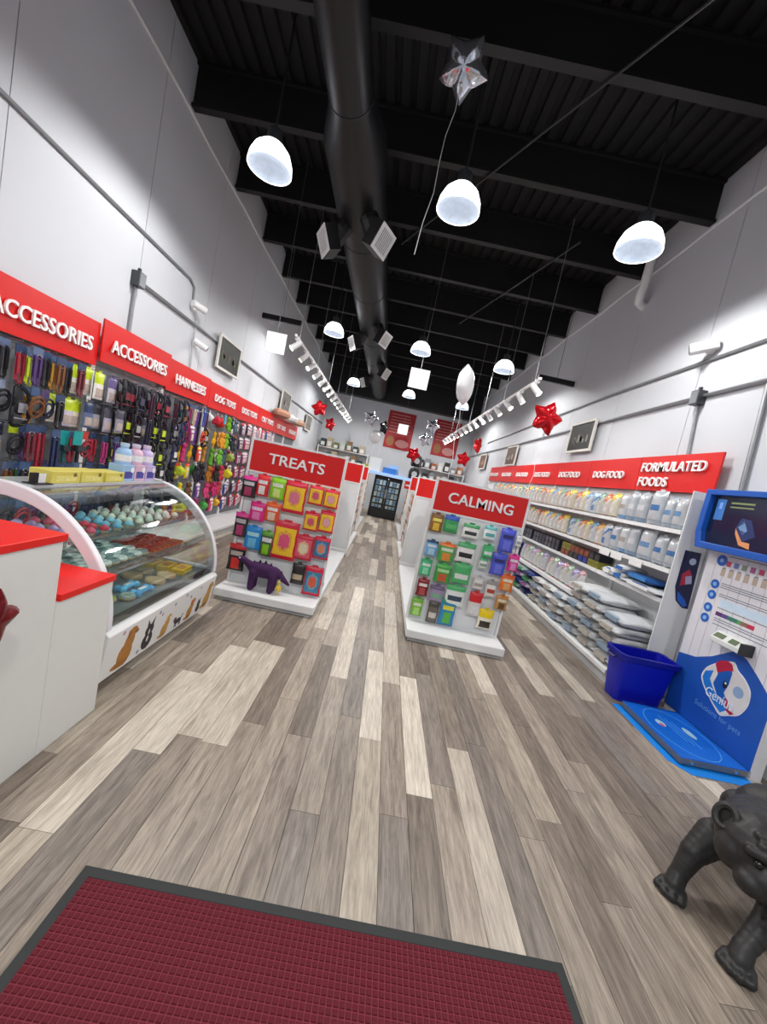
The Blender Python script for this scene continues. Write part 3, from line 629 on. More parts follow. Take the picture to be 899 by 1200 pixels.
# ------------------------------------------------------------------ dog food wall
RS = [(1.72, 3.0), (1.31, 3.0), (1.0, 3.0)]
RT = [('FORMULATED', 'FORMULATED FOODS bay')]+[('DOG FOOD', f'{n} DOG FOOD bay past FORMULATED') for n in ('first', 'second', 'third', 'fourth', 'fifth', 'sixth')]
for i, (tx, ref) in enumerate(RT):
    y0 = 3.84+1.22*i; sh = RS+([(.62, 2.78)] if i > 0 else [])
    b = bay(1, y0, y0+1.22, tx, f'white steel food shelving, {ref}', shelves=sh, tw=.78, th=.105, toff=.05,
            lines=[('FORMULATED', 1.0, .115, .03, 2.42), ('FOODS', .5, .115, .28, 2.24)] if i == 0 else None)
    if i == 0:
        for yy, zz in ((4.35, 1.275), (4.72, 1.275), (4.98, 1.275)): MB(b.location).box(2.972, 2.976, yy-.11, yy+.11, zz-.05, zz+.03).build('price_card', WHITE, b)
        e = MB(b.location).box(2.99, 3.275, y0-.012, y0, .15, 2.13); e.build('end_panel', WHITE, b)
        pl = MB(b.location); pts = [(3.07, 1.54), (3.23, 1.54), (3.25, 1.2), (3.26, .96), (3.2, .96), (3.12, 1.02), (3.075, 1.16)]
        lo = pl.prism(pts, 'y', y0-.02, y0-.013).build('poster', mat('#1B1E4B', .25, var=.3, scale=10), b, label='dark blue hanging poster on the shelf end')
        q = MB(b.location); q.prism([(3.17+.035*math.cos(a*PI/6), 1.44+.035*math.sin(a*PI/6)) for a in range(12)], 'y', y0-.0215, y0-.02, 0)
        q.prism([(3.10, 1.3), (3.16, 1.36), (3.2, 1.3), (3.17, 1.2), (3.11, 1.18)], 'y', y0-.0215, y0-.02, 1); q.prism([(3.14, 1.28), (3.2, 1.3), (3.22, 1.22), (3.16, 1.2)], 'y', y0-.0225, y0-.0215, 2)
        q.prism([(3.105, 1.12), (3.2, 1.05), (3.24, .99), (3.2, .97), (3.13, 1.03)], 'y', y0-.0215, y0-.02, 3)
        q.build('poster_print', [mat('#C9D6EE', .3), mat('#C02A48', .3), mat('#B9B6D8', .3), mat('#1F63D0', .3)], lo)
rf = random.Random(5)
WB = [('#C6CACE', '#9FB4C8', '#6F94BC', '#9AA4AD'), ('#BDC2C7', '#D0D5DA', '#4A78AE', '#A2A8AF'), ('#B7BCC1', '#A9BCCB', '#D2D6DA', '#7C8FA6'), ('#C9CCCE', '#AEB6BE', '#A9A29A', '#6C90B8')]
CB = [('#C9C3BA', '#D8A860', '#E4E2DE', '#B07A5A'), ('#BEC6CC', '#7FA2C0', '#E4E2DE', '#9A8A72'), ('#CFC9B4', '#DCC650', '#E4E2DE', '#8A7A62'), ('#C8BEB8', '#CF7A4A', '#E4E2DE', '#8A6A5E'), ('#C2C9C2', '#7FA08E', '#E4E2DE', '#9A8A72')]
def flat_bag(me_key, w, l, h, cols):
    """a sack lying on its back: width along x, length along y, thickness z"""
    key = ('sack', w, l, h, cols)
    if key not in _pm:
        vs = []; fs = []; nx, ny = 10, 10; mi = []
        for s in (1, -1):
            for j in range(ny+1):
                for i in range(nx+1):
                    a, b = 2*i/nx-1, 2*j/ny-1; ed = max(0, 1-abs(a)**4)**.5*max(0, 1-abs(b)**4)**.5
                    z = h/2+s*h/2*ed*(.93+.07*math.sin(i*2.3+j*1.7)); vs.append((a*w/2, b*l/2, z))
        n1 = (nx+1)*(ny+1)
        for k in range(2):
            for j in range(ny):
                for i in range(nx):
                    q = k*n1+j*(nx+1)+i; f = (q, q+1, q+nx+2, q+nx+1); fs.append(f if k == 0 else f[::-1]); a, b = (2*i+1)/nx-1, (2*j+1)/ny-1
                    mi.append(1 if b < -.78 and abs(a) < .5 else (2 if (abs(b) < .5 and abs(a) < .45 and k == 0) else 0))
        mb = MB(); mb.add(vs, fs); mb.mi = mi
        me = mb.mesh('sack', [mat(c, .28, var=.12, scale=16, bump=.35) for c in cols[:3]], True)
        bm = bmesh.new(); bm.from_mesh(me); bmesh.ops.remove_doubles(bm, verts=bm.verts, dist=1e-4); bm.to_mesh(me); bm.free()
        lab = MB().box(-w*.28, w*.28, -l/2-.004, -l/2+.03, h*.28, h*.72).mesh('end_label', mat(cols[3], .35, var=.3, scale=40))
        _pm[key] = (me, lab)
    return _pm[key]
def food():
    for bi, (tx, ref) in enumerate(RT):
        y0 = 3.84+1.22*bi
        def row(n, z, xf, w, h, d, pal, style, rowname, ya=.04, yb=1.18, kind='bag'):
            for k in range(n):
                c = pal[(k+bi) % len(pal)] if kind != 'rand' else rf.choice(pal); y = y0+ya+(yb-ya)*(k+.5)/n; hh = h*(1+.05*math.sin(k*2.7+bi))
                pouch('dog_food_bag', f'{cname(c[1])}-topped food bag, {NTH[k]} from kiosk, {rowname} shelf, {ref}', 'food bag', f'bags on the {rowname} shelf, {ref}', (xf, y, z), -PI/2+rf.uniform(-.12, .12), w, hh, d, style, c, .22, tab=True)
        if bi == 0:
            for k, (y, w, h, ci) in enumerate(((4.02, .13, .33, 0), (4.17, .13, .33, 0), (4.38, .22, .40, 1), (4.62, .16, .36, 2), (4.80, .16, .36, 2), (4.97, .14, .33, 3))):
                c = WB[ci]; pouch('dog_food_bag', f'silvery formula food bag, {NTH[k]} from kiosk, top shelf, FORMULATED FOODS bay', 'food bag', 'formula bags on the top shelf', (3.08, y, 1.72), -PI/2+.1*math.sin(k*3), w, h, .12, 'stripe', c, .2)
            for k, (y, w, h, ci) in enumerate(((3.96, .15, .32, 1), (4.15, .17, .32, 1), (4.38, .22, .36, 0), (4.62, .17, .35, 2), (4.79, .16, .34, 3), (4.97, .17, .33, 1))):
                c = WB[ci]; pouch('dog_food_bag', f'silvery formula food bag, {NTH[k]} from kiosk, second shelf, FORMULATED FOODS bay', 'food bag', 'formula bags on the second shelf', (3.08, y, 1.31), -PI/2+.1*math.sin(k*3+1), w, h, .13, 'stripe', c, .2)
            for k, (y, z, w, l, h, cols) in enumerate(((4.16, 1.0, .62, .34, .075, ('#D5D8DC', '#2E5A9A', '#DCDFE2', '#E9E9E9')), (4.56, 1.0, .2, .32, .10, ('#D5D8DC', '#3E6EA8', '#DCDFE2', '#2E6AB0')), (4.56, 1.102, .2, .32, .09, ('#C9CCD2', '#F0F0F0', '#DCDFE2', '#2E6AB0')), (4.8, 1.0, .22, .3, .11, ('#DCDFE2', '#3E6EA8', '#D0D3D6', '#F0F0F0')), (4.22, 1.078, .5, .3, .08, ('#1F4E8C', '#2E6AB0', '#1B3F73', '#3F7FC0')))):
                me, lab = flat_bag(0, w, l, h, cols)
                t = tag(inst('dog_food_sack', me, None, (3.10, y, z), -PI/2), f'{cname(cols[0])} food sack lying on the third shelf, {["alone beside the kiosk", "under a white-ended sack", "on top of another sack", "next to the small packs", "blue one on a long white sack"][k]}', 'food sack', 'sacks on the third shelf'); inst('end_label', lab, t)
        else:
            if bi < 6: row(7, 1.72, 3.08, .165, .31, .10, CB if bi > 1 else CB[1:]+WB[:1], 'diag', 'top')
            if bi < 5: row(7, 1.31, 3.08, .165, .30, .10, CB if bi > 1 else WB[:2]+CB, 'diag', 'second')
            if bi < 4:
                cans = [('#6E4A38', '#8C3A2A'), ('#8A8434', '#6E6A2A'), ('#23285E', '#2E3A8C'), ('#1B1B22', '#3A3A3A'), ('#5E3026', '#8C4A30')]
                if bi > 1: cans = [('#23242C', '#3A3C48'), ('#2A2A33', '#5A5A66')]
                for k in range(8):
                    for lv in range(2):
                        c = cans[(k//2+lv*2+bi) % len(cans)]; y = y0+.05+1.12*(k+.5)/8; key = ('brick', c)
                        if key not in _pm: _pm[key] = (MB().box(-.062, .062, -.09, .09, 0, .095).mesh('pack', mat(c[0], .35, var=.35, scale=25)), MB().box(-.05, .05, -.093, -.09, .02, .075).mesh('front_label', mat(c[1], .35, var=.5, scale=30)))
                        o = tag(inst('food_tray', _pm[key][0], None, (3.11, y, 1.0+lv*.096), -PI/2), f'{cname(c[0])} food tray, {"lower" if lv == 0 else "upper"} layer, {NTH[k]} from kiosk, {ref}', 'food tray', f'trays on the third shelf, {ref}'); inst('front_label', _pm[key][1], o)
                row(7, .62, 2.9, .165, .29, .10, [('#C9CCCE', '#9AB09A', '#D8D2CA', '#B0485A'), ('#CFCCC8', '#B9929A', '#DCDCDC', '#5F9A72'), ('#C2C6CA', '#9A90B4', '#D4D0D8', '#A8605A')] if bi < 3 else [('#2A2C38', '#454A60', '#1E2030', '#5A6078')], 'diag', 'fourth')
        # stacked sacks on the base deck
        if bi < 4:
            pal = [('#D9DBDD', '#C7CACD', '#E4E4E2', '#B9B2A6'), ('#CDD0D3', '#B9BEC4', '#DADCDE', '#8FA3B8'), ('#DFE0E0', '#C2C5C8', '#D0CCC4', '#A9A29A')] if bi < 2 else [('#C9B9C9', '#A88AB8', '#D8C9D8', '#8A5A9A'), ('#8FA9A0', '#6F8F80', '#C9D6CE', '#3F8F5A'), ('#2A3A7A', '#24306A', '#3A4A8A', '#1E2A5E')]
            ncol = 3; lv_n = (6 if bi == 0 else 4)
            for cidx in range(ncol):
                for lv in range(lv_n):
                    hh = .112 if bi == 0 else .1; w = .38; y = y0+.03+.395*(cidx+.5)
                    if bi == 0 and cidx == 0 and lv > 4: continue
                    cols = pal[(lv+cidx*2+bi) % 3]; me, lab = flat_bag(0, w, .52, hh, cols)
                    t = tag(inst('dog_food_sack', me, None, (2.93+rf.uniform(-.02, .02), y, .151+lv*hh), -PI/2+rf.uniform(-.03, .03)), f'{cname(cols[0])} food sack, {NTH[lv]} layer, {NTH[cidx]} stack from kiosk, {ref}', 'food sack', f'stacked sacks, {ref}'); inst('end_label', lab, t)
food()

# ------------------------------------------------------------------ islands
def island(x0, x1, y0, y1, head, front, label, body_d=.26):
    xc = (x0+x1)/2; O = (xc, y0, 0); t = thing('gondola_island', label, 'shelving', O)
    fy = y0 if front else y0+.34                       # y of the deck front edge
    MB(O).box(x0, x1, y0, y1, .035, .125).build('base_deck', WHITE, t, bevel=.012); MB(O).box(x0+.03, x1-.03, y0+.03, y1-.03, 0, .035).build('kick_plate', mat('#B4B6B8', .5), t)
    py = y0+.34 if front else y0+.02
    MB(O).box(x0+.03, x1-.03, py, py+.03, .125, 1.38).build('end_panel', mat('#DDDFE0', .45, var=.03), t)
    for x in (x0+.012, x1-.012): MB(O).box(x-.013, x+.013, py-.012, py+.04, .125, 1.74).build('upright', WHITE, t)
    hd = MB(O).box(x0+.025, x1-.025, py-.006, py+.03, 1.385, 1.71).build('header_sign', RED, t, label='red header board in a white frame')
    for z in (1.365, 1.715): MB(O).box(x0, x1, py-.014, py+.036, z, z+.02).build('header_rail', WHITE, t)
    if head: inst('lettering', text_mesh(head, .62 if head == 'TREATS' else .72, .115, .02, LETTER), hd, (.0, py-.008-y0, 1.55))
    MB(O).box(xc-body_d/2-.12, xc+body_d/2+.12, py+.04, y1-.02, .125, 1.36).build('spine_panel', WHITE2, t)
    return t, py
TI, py1 = island(-1.535, -.465, 3.9, 6.75, 'TREATS', True, 'white island display with red TREATS header board')
CI, py2 = island(.53, 1.585, 3.87, 6.75, 'CALMING', True, 'white island display with red CALMING header board')
L2, _ = island(-1.5, -.45, 6.98, 9.3, None, False, 'white island with plain red header just behind the TREATS island')
R2, _ = island(.55, 1.6, 6.98, 9.3, None, False, 'white island with plain red header just behind the CALMING island')
L3, _ = island(-1.5, -.5, 9.9, 12.6, None, False, 'far white island with plain red header, second behind the TREATS island')
R3, _ = island(.6, 1.6, 9.9, 12.6, None, False, 'far white island with plain red header, second behind the CALMING island')
H2 = MB().cyl((0, 0, 0), (0, -.1, .008), .0035, 5).mesh('peg_hook', CHROME)
def hang_front(isl, py, x, zc, w, h, d, style, cols, label, group, name='treat_pouch', cat='treat bag'):
    y = py-.012-d*.62-.01; o = pouch(name, label, cat, group, (x, y, zc-h/2), 0, w, h, d, style, cols)
    inst('peg_hook', H2, isl, (x-isl.location.x, py-isl.location.y, zc+h/2+.004)); return o
TREATS = [(-1.455, 1.20, .16, .23, 'window', ('#2B2228', '#D8368C', '#A8325A', '#C9C2C6'), 'black and pink treat pouch at the top corner of the TREATS panel'),
 (-1.31, 1.245, .14, .23, 'window', ('#D5262E', '#D5262E', '#E8D8D4', '#F2EAE8'), 'red treat pouch with a pale window, top row of the TREATS panel'),
 (-1.145, 1.245, .165, .23, 'window', ('#86C41E', '#86C41E', '#C6E27A', '#EAF4D0'), 'lime green treat pouch in the top row of the TREATS panel'),
 (-.945, 1.19, .25, .35, 'oval', ('#F0C22A', '#D31F3C', '#E8A23A', '#D8708A'), 'large yellow treat bag with red ends beside the lime green pouch'),
 (-.72, 1.26, .165, .21, 'oval', ('#F0C22A', '#D31F3C', '#E8A23A', '#C9506A'), 'small yellow and red treat bag beside the large top one, upper row'),
 (-.55, 1.255, .165, .20, 'oval', ('#F0C22A', '#D31F3C', '#E8A23A', '#E89AAA'), 'small yellow and red treat bag at the outer end of the upper row'),
 (-1.32, .95, .17, .21, 'window', ('#D8287E', '#D8287E', '#E87AB0', '#F0C2DA'), 'magenta treat pouch in the second row of the TREATS panel'),
 (-1.155, .98, .165, .21, 'window', ('#E0562A', '#E8642A', '#E8C2B0', '#F2E2D8'), 'orange treat pouch next to the magenta one'),
 (-.72, .97, .165, .21, 'oval', ('#F0C22A', '#D31F3C', '#E8A23A', '#C9506A'), 'small yellow and red treat bag in the second row, inner one'),
 (-.55, 1.0, .17, .24, 'oval', ('#F0C22A', '#D31F3C', '#E8A23A', '#E89AAA'), 'small yellow and red treat bag in the second row, outer one'),
 (-1.47, .77, .15, .27, 'window', ('#33282E', '#D8368C', '#B03A6B', '#B9B2B6'), 'black and pink treat pouch on the outer column, second from top'),
 (-1.315, .655, .185, .26, 'window', ('#1F86D0', '#1F86D0', '#6AB6E8', '#A8D6F2'), 'bright blue treat pouch on the TREATS panel'),
 (-1.155, .62, .15, .28, 'window', ('#4A5A3A', '#5A9A2A', '#86C41E', '#DADADA'), 'dark and green treat pouch beside the bright blue one'),
 (-.965, .70, .28, .43, 'oval', ('#F0C22A', '#D31F3C', '#E8A23A', '#D8507A'), 'largest yellow treat bag with red ends, in the lower middle of the panel'),
 (-.745, .665, .21, .28, 'oval', ('#D8586A', '#C81F3C', '#E8B08A', '#E8D0B0'), 'red and peach treat bag beside the largest yellow bag'),
 (-.55, .70, .18, .25, 'oval', ('#3F6F9A', '#D31F3C', '#7AA0B8', '#D8805A'), 'blue treat bag with red ends in the third row, outer column'),
 (-1.455, .40, .19, .30, 'window', ('#2A2022', '#C8282E', '#D8302E', '#B9A9A4'), 'black and red treat pouch at the bottom of the outer column'),
 (-.75, .36, .15, .24, 'band', ('#2B2626', '#2B2626', '#B9A98A'), 'black treat pouch with tan band in the bottom row'),
 (-.575, .315, .205, .33, 'oval', ('#3F7FA0', '#D31F3C', '#6FA0B0', '#D8604A'), 'large blue treat bag with red ends in the bottom row')]
for x, z, w, h, st, cols, lb in TREATS: hang_front(TI, py1, x, z, w, h, .055, st, cols, lb, 'treat bags on the TREATS panel')
CALM = [(.625, 1.25, .14, .20, 'window', ('#8A5A22', '#6B4A22', '#E8B83A', '#F0D86A'), 'brown and yellow pouch at the top of the CALMING panel'),
 (.785, 1.265, .16, .185, 'band', ('#3F9A5A', '#2E4FA8', '#5AB06A'), 'blue and green pouch in the top row of the CALMING panel'),
 (1.01, 1.235, .185, .155, 'band', ('#E8E8E4', '#3F8F5A', '#3A3A3A'), 'white pouch with green top and dark lettering band'),
 (1.22, 1.26, .14, .15, 'band', ('#E6EEEC', '#58A8A8', '#58A8A8'), 'white pouch with teal band in the top row'),
 (1.42, 1.22, .165, .255, 'window', ('#4A55C8', '#4A55C8', '#6A74D8', '#2A2E6B'), 'upper blue violet pouch on the CALMING panel'),
 (1.545, 1.24, .07, .12, 'band', ('#E4E6E6', '#C9CCD0', '#9AA0A8'), 'small white pouch at the outer end of the top row'),
 (.635, .965, .135, .17, 'window', ('#6FA8D8', '#2A4A6B', '#A8CCE8', '#D8E8F4'), 'light blue pouch in the second row of the CALMING panel'),
 (.805, .95, .185, .21, 'window', ('#4FA050', '#E0702A', '#E08A3A', '#CFE4C4'), 'green and orange pouch beside the light blue one'),
 (1.01, .995, .205, .215, 'band', ('#E8E4E2', '#4FA86A', '#2A2A2A'), 'white box with green top and bold dark lettering band'),
 (1.245, 1.06, .12, .14, 'band', ('#4FB878', '#3FA868', '#E4F2E8'), 'small green pouch under the teal banded one'),
 (1.39, .945, .165, .245, 'window', ('#4A55C8', '#4A55C8', '#6A74D8', '#2A2E6B'), 'lower blue violet pouch beside the magenta pouch'),
 (1.545, .99, .12, .185, 'window', ('#D8308C', '#D8308C', '#F08AC0', '#F2D0E4'), 'magenta pouch at the outer edge of the CALMING panel'),
 (.62, .745, .125, .185, 'window', ('#3FB87A', '#2E9A62', '#8AD8AE', '#D4F0E0'), 'mint green pouch in the third row'),
 (.815, .715, .185, .205, 'window', ('#3F9A3F', '#4FAF4F', '#C85A3A', '#A8D89A'), 'green pouch with red window in the third row'),
 (1.02, .755, .205, .225, 'band', ('#4FB06A', '#4FB06A', '#E8E6D8'), 'green box with pale picture band in the third row'),
 (1.225, .92, .10, .12, 'band', ('#DDE8DE', '#5AA87A', '#8A9A90'), 'small white and green pouch in the middle column'),
 (1.53, .76, .15, .185, 'window', ('#E8742A', '#D85A1E', '#F2A86A', '#F4DCC4'), 'orange pouch below the magenta pouch'),
 (.635, .515, .13, .195, 'window', ('#7A1A22', '#8E1F28', '#B04A4A', '#E8D8D4'), 'dark red pouch in the fourth row'),
 (.80, .48, .16, .185, 'band', ('#9A8AA8', '#6B5A7A', '#7AA88A'), 'purple grey pouch beside the dark red one'),
 (1.005, .50, .22, .225, 'band', ('#E4E8E4', '#4FAF6A', '#3A4A5A'), 'white and green box in the fourth row'),
 (1.225, .695, .12, .145, 'band', ('#E0DEDC', '#C9C6C4', '#A89A94'), 'small off white pouch in the middle column'),
 (1.375, .66, .12, .185, 'band', ('#E4E0DC', '#9A9490', '#B04A3A'), 'white pouch with red band beside the orange pouch'),
 (1.24, .455, .15, .265, 'card', ('#DAD2CE', '#D2282E', '#E8E4E2'), 'white jar pouch with red top'),
 (1.525, .53, .14, .165, 'window', ('#B88A52', '#C8823A', '#6B4A2A', '#E8D4B8'), 'tan pouch with brown window at the outer edge'),
 (.62, .285, .125, .20, 'window', ('#7AB83A', '#6BA82E', '#B0D87A', '#DCEEC4'), 'leaf green pouch in the bottom row'),
 (.805, .265, .12, .245, 'band', ('#6B625C', '#4A4540', '#C9C0B8'), 'grey brown pouch in the bottom row'),
 (.965, .30, .175, .305, 'window', ('#2E86B8', '#2E9A72', '#5AB04A', '#E8D84A'), 'blue and green bag in the bottom row'),
 (1.395, .31, .17, .225, 'card', ('#EDE6D2', '#F0D01E', '#3A3028'), 'bright yellow pouch in the bottom row')]
for x, z, w, h, st, cols, lb in CALM: hang_front(CI, py2, x, z, w, h, .05, st, cols, lb, 'packs on the CALMING panel', 'calming_pack', 'pack')
# purple dinosaur plush and chick on the TREATS deck
sp = [((0, 0, .20), (.14, .07, .075)), ((-.08, 0, .21), (.08, .06, .065)), ((.09, 0, .2), (.08, .06, .06))]+chain((.13, 0, .2), (.26, 0, .11), .045, .016, 7)+chain((-.13, 0, .22), (-.2, -.01, .27), .042, .03, 4)+[((-.225, -.01, .275), (.045, .03, .03))]
for x in (-.09, .1):
    for y in (-.04, .04): sp += chain((x, y, .17), (x, y*1.2, .03), .04, .034, 5)
dn = thing('plush_dinosaur', 'purple plush dinosaur with back spikes standing on the TREATS deck', 'toy', (-1.1, 4.07, .127)); dn.scale = (1.12, 1.0, 1.12)
inst('body', blob('dino', sp, .012, mat('#3E1A4A', .9, var=.25, scale=40, bump=.5)), dn)
for k in range(7):
    a = -.16+.055*k; hh = .05-.006*abs(k-3); z = .262-.012*abs(k-2.5)-(.02 if k > 4 else 0)
    MB().prism([(a-.025, z-.012), (a+.025, z-.012), (a, z+hh)], 'y', -.012, .012).build('spike', mat('#2A1033', .9), dn)
for s in (-1, 1): MB().sph((-.24, -.01+s*.024, .285), .007, 6, 5).build('eye', mat('#F2F2F2', .3), dn)
ck = plush('chicken', '#E2C34A', 'small yellow plush chick beside the purple dinosaur', None, (-.9, 4.02, .17), 0, .42)
pouch('treat_pouch', 'small purple and white treat pouch standing on the TREATS side deck', 'treat bag', None, (-.52, 4.55, .126), PI/2, .12, .2, .06, 'card', ('#E8E6EA', '#C9CCD2', '#4A3A8C'))
# packs on the aisle sides of the islands
def side_packs(isl, xs, face, ys, zs, pal, ref, h=.24, name='treat_pouch', cat='treat bag', w=.15):
    for j, z in enumerate(zs):
        for i, y in enumerate(ys):
            c = pal[(i*3+j*2) % len(pal)]; o = pouch(name, f'{cname(c[1])}-topped pack, {NTH[i]} from the front, {ROWS[j]} row, {ref}', cat, f'packs on the aisle side of {ref}', (xs, y, z), face, w, h, .05, 'window', c)
            xb = isl.location.x+(.25 if face > 0 else -.25)
            k = MB(isl.location).cyl((xb, y, z+h+.006), (xs+(.03 if face > 0 else -.03), y, z+h+.01), .0035, 5); k.build('peg_hook', CHROME, isl)
PN = [('#D8D2C4', '#B89A6A', '#C9A878', '#F0ECE4'), ('#E4E4E2', '#8FA98A', '#C9C2B4', '#F0F0F0'), ('#C9B08A', '#A8845A', '#D8C8A8', '#F0E8DC'), ('#DADDE0', '#9AA4B8', '#B9A9A0', '#F2F2F2'), ('#B9564A', '#8C3A30', '#E0C8B8', '#F0E0D8')]
side_packs(L2, -.53, PI/2, [7.3+.27*k for k in range(7)], (1.08, .78, .48, .18), PN, 'island just behind TREATS')
side_packs(R2, .63, -PI/2, [7.3+.27*k for k in range(7)], (1.08, .78, .48, .18), PN, 'island just behind CALMING')
side_packs(L3, -.58, PI/2, [10.2+.34*k for k in range(6)], (1.05, .7, .35), PN, 'far island beyond TREATS')
side_packs(R3, .68, -PI/2, [10.2+.34*k for k in range(6)], (1.05, .7, .35), PN, 'far island beyond CALMING')
side_packs(CI, .585, -PI/2, [4.42], (1.08, .80, .52, .24), [('#4A4A50', '#2A2A30', '#6A6A70', '#9A9AA0'), ('#3A4A42', '#2A2A30', '#5A6A60', '#9A9AA0'), ('#6B2026', '#4A1A1E', '#8A4A4A', '#C9B9B4')], 'aisle side of CALMING')
for k, (x, y) in enumerate(((.57, 7.12), (.575, 7.2))):
    t = thing('rawhide_stick', 'tall tan chew stick leaning on the island behind CALMING', 'chew stick', (x, y, .126), 0, 'tall chew sticks on the island behind CALMING'); MB().tube([(0, 0, 0), (.004, 0, .5), (0, .004, 1.12)], [.02, .017, .018], 8).build('stick', mat('#C9A882', .7), t, smooth=True); MB().tube([(0, 0, .0), (0, 0, .05)], .024, 8).build('end_wrap', mat('#7A2A28', .6), t)

# ------------------------------------------------------------------ glass display case
def spline(P, n, closed=True):
    N = len(P); out = []
    for i in range(N if closed else N-1):
        g = (lambda k: P[k % N]) if closed else (lambda k: P[max(0, min(N-1, k))])
        a, b, c, d = [Vector(g(i+q)) for q in (-1, 0, 1, 2)]
        for k in range(n): t = k/n; out.append(.5*((2*b)+(c-a)*t+(2*a-5*b+4*c-d)*t*t+(3*b-a-3*c+d)*t*t*t))
    if not closed: out.append(Vector(P[-1]))
    return out
def arc(P, m):
    return [tuple(p) for p in spline(P[:m], 3, False)]+list(P[m:])
def display_case():
    ya, yb = 2.10, 3.50; O = (-1.8, (ya+yb)/2, 0); t = thing('display_case', 'white curved glass bakery case for dog treats with dog pictures on its base', 'display case', O)
    MB(O).box(-2.15, -1.5, ya+.06, yb-.06, 0, .10).build('plinth', BLACK, t)
    base = MB(O).prism([(-2.22, .10), (-1.40, .10), (-1.365, .40), (-1.40, .43), (-2.22, .43)], 'y', ya, yb).build('base_cabinet', WHITE, t, bevel=.006)
    outer = [(-1.385, .43), (-1.388, .52), (-1.41, .64), (-1.47, .79), (-1.58, .94), (-1.73, 1.065), (-1.89, 1.14), (-2.05, 1.17), (-2.22, 1.17), (-2.22, .43)]
    inner = [(-1.455, .47), (-1.458, .53), (-1.478, .63), (-1.53, .76), (-1.63, .89), (-1.76, 1.0), (-1.90, 1.065), (-2.05, 1.09), (-2.15, 1.09), (-2.15, .47)]
    outer, inner = arc(outer, 8), arc(inner, 8)
    for y in (ya, yb-.045): MB(O).ring(outer, inner, 'y', y, y+.045).build('side_frame', mat('#E6E3E8', .3, var=.02), t, bevel=.008)
    for y in (ya+.018, yb-.027): MB(O).prism(inner, 'y', y, y+.006).build('side_pane', GLASS, t)
    gp = [(-1.40, .44), (-1.403, .53), (-1.425, .64), (-1.482, .785), (-1.59, .93), (-1.735, 1.052), (-1.89, 1.125), (-2.0, 1.148)]
    gp = [tuple(p) for p in spline(gp, 4, False)]
    MB(O).sheet(gp, 'y', ya+.046, yb-.046, -.006).build('curved_pane', GLASS, t, smooth=True)
    MB(O).box(-2.2, -1.97, ya+.046, yb-.046, 1.15, 1.165).build('top_plate', mat('#C9D0D2', .12, .3, var=.02), t); MB(O).box(-1.985, -1.955, ya+.046, yb-.046, 1.125, 1.15).build('top_rail', CHROME, t)
    MB(O).box(-2.2, -2.19, ya+.046, yb-.046, .44, 1.15).build('rear_pane', GLASS, t)
    MB(O).box(-2.18, -1.46, ya+.05, yb-.05, .431, .45).build('inner_deck', mat('#6E7C80', .3, .3), t)
    MB(O).box(-1.46, -1.41, ya+.05, yb-.05, .431, .455).build('front_sill', mat('#1F2226', .25), t)
    for z, x in ((.66, -1.60), (.88, -1.72)):
        MB(O).box(-2.15, x, ya+.06, yb-.06, z-.008, z).build('glass_shelf', glass((.86, .93, .92), .12), t); MB(O).box(x, x+.01, ya+.06, yb-.06, z-.012, z+.004).build('shelf_edge', CHROME, t)
        for y in (ya+.1, yb-.1): MB(O).box(-2.18, -1.75 if z < .8 else -1.85, y-.006, y+.006, z-.03, z-.008).build('shelf_bracket', GREYM, t)
    # dogs printed on the base
    def ell(cx, cz, rx, rz, n=14, rot=0): return [(cx+rx*math.cos(a)*math.cos(rot)-rz*math.sin(a)*math.sin(rot), cz+rx*math.cos(a)*math.sin(rot)+rz*math.sin(a)*math.cos(rot)) for a in [2*PI*k/n for k in range(n)]]
    def xf(z): return -1.40+(z-.10)/.30*.035
    def put(m, poly, mi=0, lift=.001):
        n = len(poly); vs = [(xf(z)+lift, y, z) for y, z in poly]+[(xf(z)+lift-.0009, y, z) for y, z in poly]
        m.add(vs, [tuple(range(n)), tuple(range(n, 2*n))[::-1]]+[(k, (k+1) % n, n+(k+1) % n, n+k) for k in range(n)], mi)
    def dogp(y, h, c, c2, kind):
        m = MB(O); z0 = .125
        if kind == 'sit': put(m, ell(y, z0+h*.3, h*.27, h*.33)); put(m, ell(y-.03*h/.25, z0+h*.08, h*.32, h*.09)); put(m, ell(y+.02, z0+h*.62, h*.19, h*.26), 0, .0012); put(m, ell(y+.035, z0+h*.86, h*.17, h*.14), 0, .0015); put(m, ell(y+.07*h/.25, z0+h*.82, h*.09, h*.055), 1, .0018); put(m, ell(y+.0, z0+h*.84, h*.05, h*.12), 1, .0019)
        elif kind == 'ears': put(m, ell(y, z0+h*.27, h*.25, h*.28)); put(m, ell(y, z0+h*.62, h*.2, h*.19), 0, .0012); put(m, [(y-.14*h, z0+h*.7), (y-.17*h, z0+h), (y-.02*h, z0+h*.78)], 0, .0014); put(m, [(y+.14*h, z0+h*.7), (y+.17*h, z0+h), (y+.02*h, z0+h*.78)], 0, .0014); put(m, ell(y, z0+h*.55, h*.035, h*.09), 1, .0018); put(m, ell(y, z0+h*.33, h*.05, h*.1), 1, .0018)
        else:
            put(m, ell(y, z0+h*.45, h*.5, h*.22)); put(m, ell(y-h*.5, z0+h*.72, h*.2, h*.2), 0, .0012); put(m, ell(y-h*.62, z0+h*.66, h*.12, h*.08), 1, .0015)
            for d_ in (-.38, -.2, .25, .4): put(m, [(y+d_*h, z0), (y+d_*h+.1*h, z0), (y+d_*h+.1*h, z0+h*.4), (y+d_*h, z0+h*.4)], 0, .0013)
            put(m, [(y+h*.45, z0+h*.5), (y+h*.7, z0+h*.85), (y+h*.62, z0+h*.88), (y+h*.38, z0+h*.6)], 0, .0014)
        m.build('dog_print', [mat(c, .5, var=.35, scale=40), mat(c2, .5)], base)
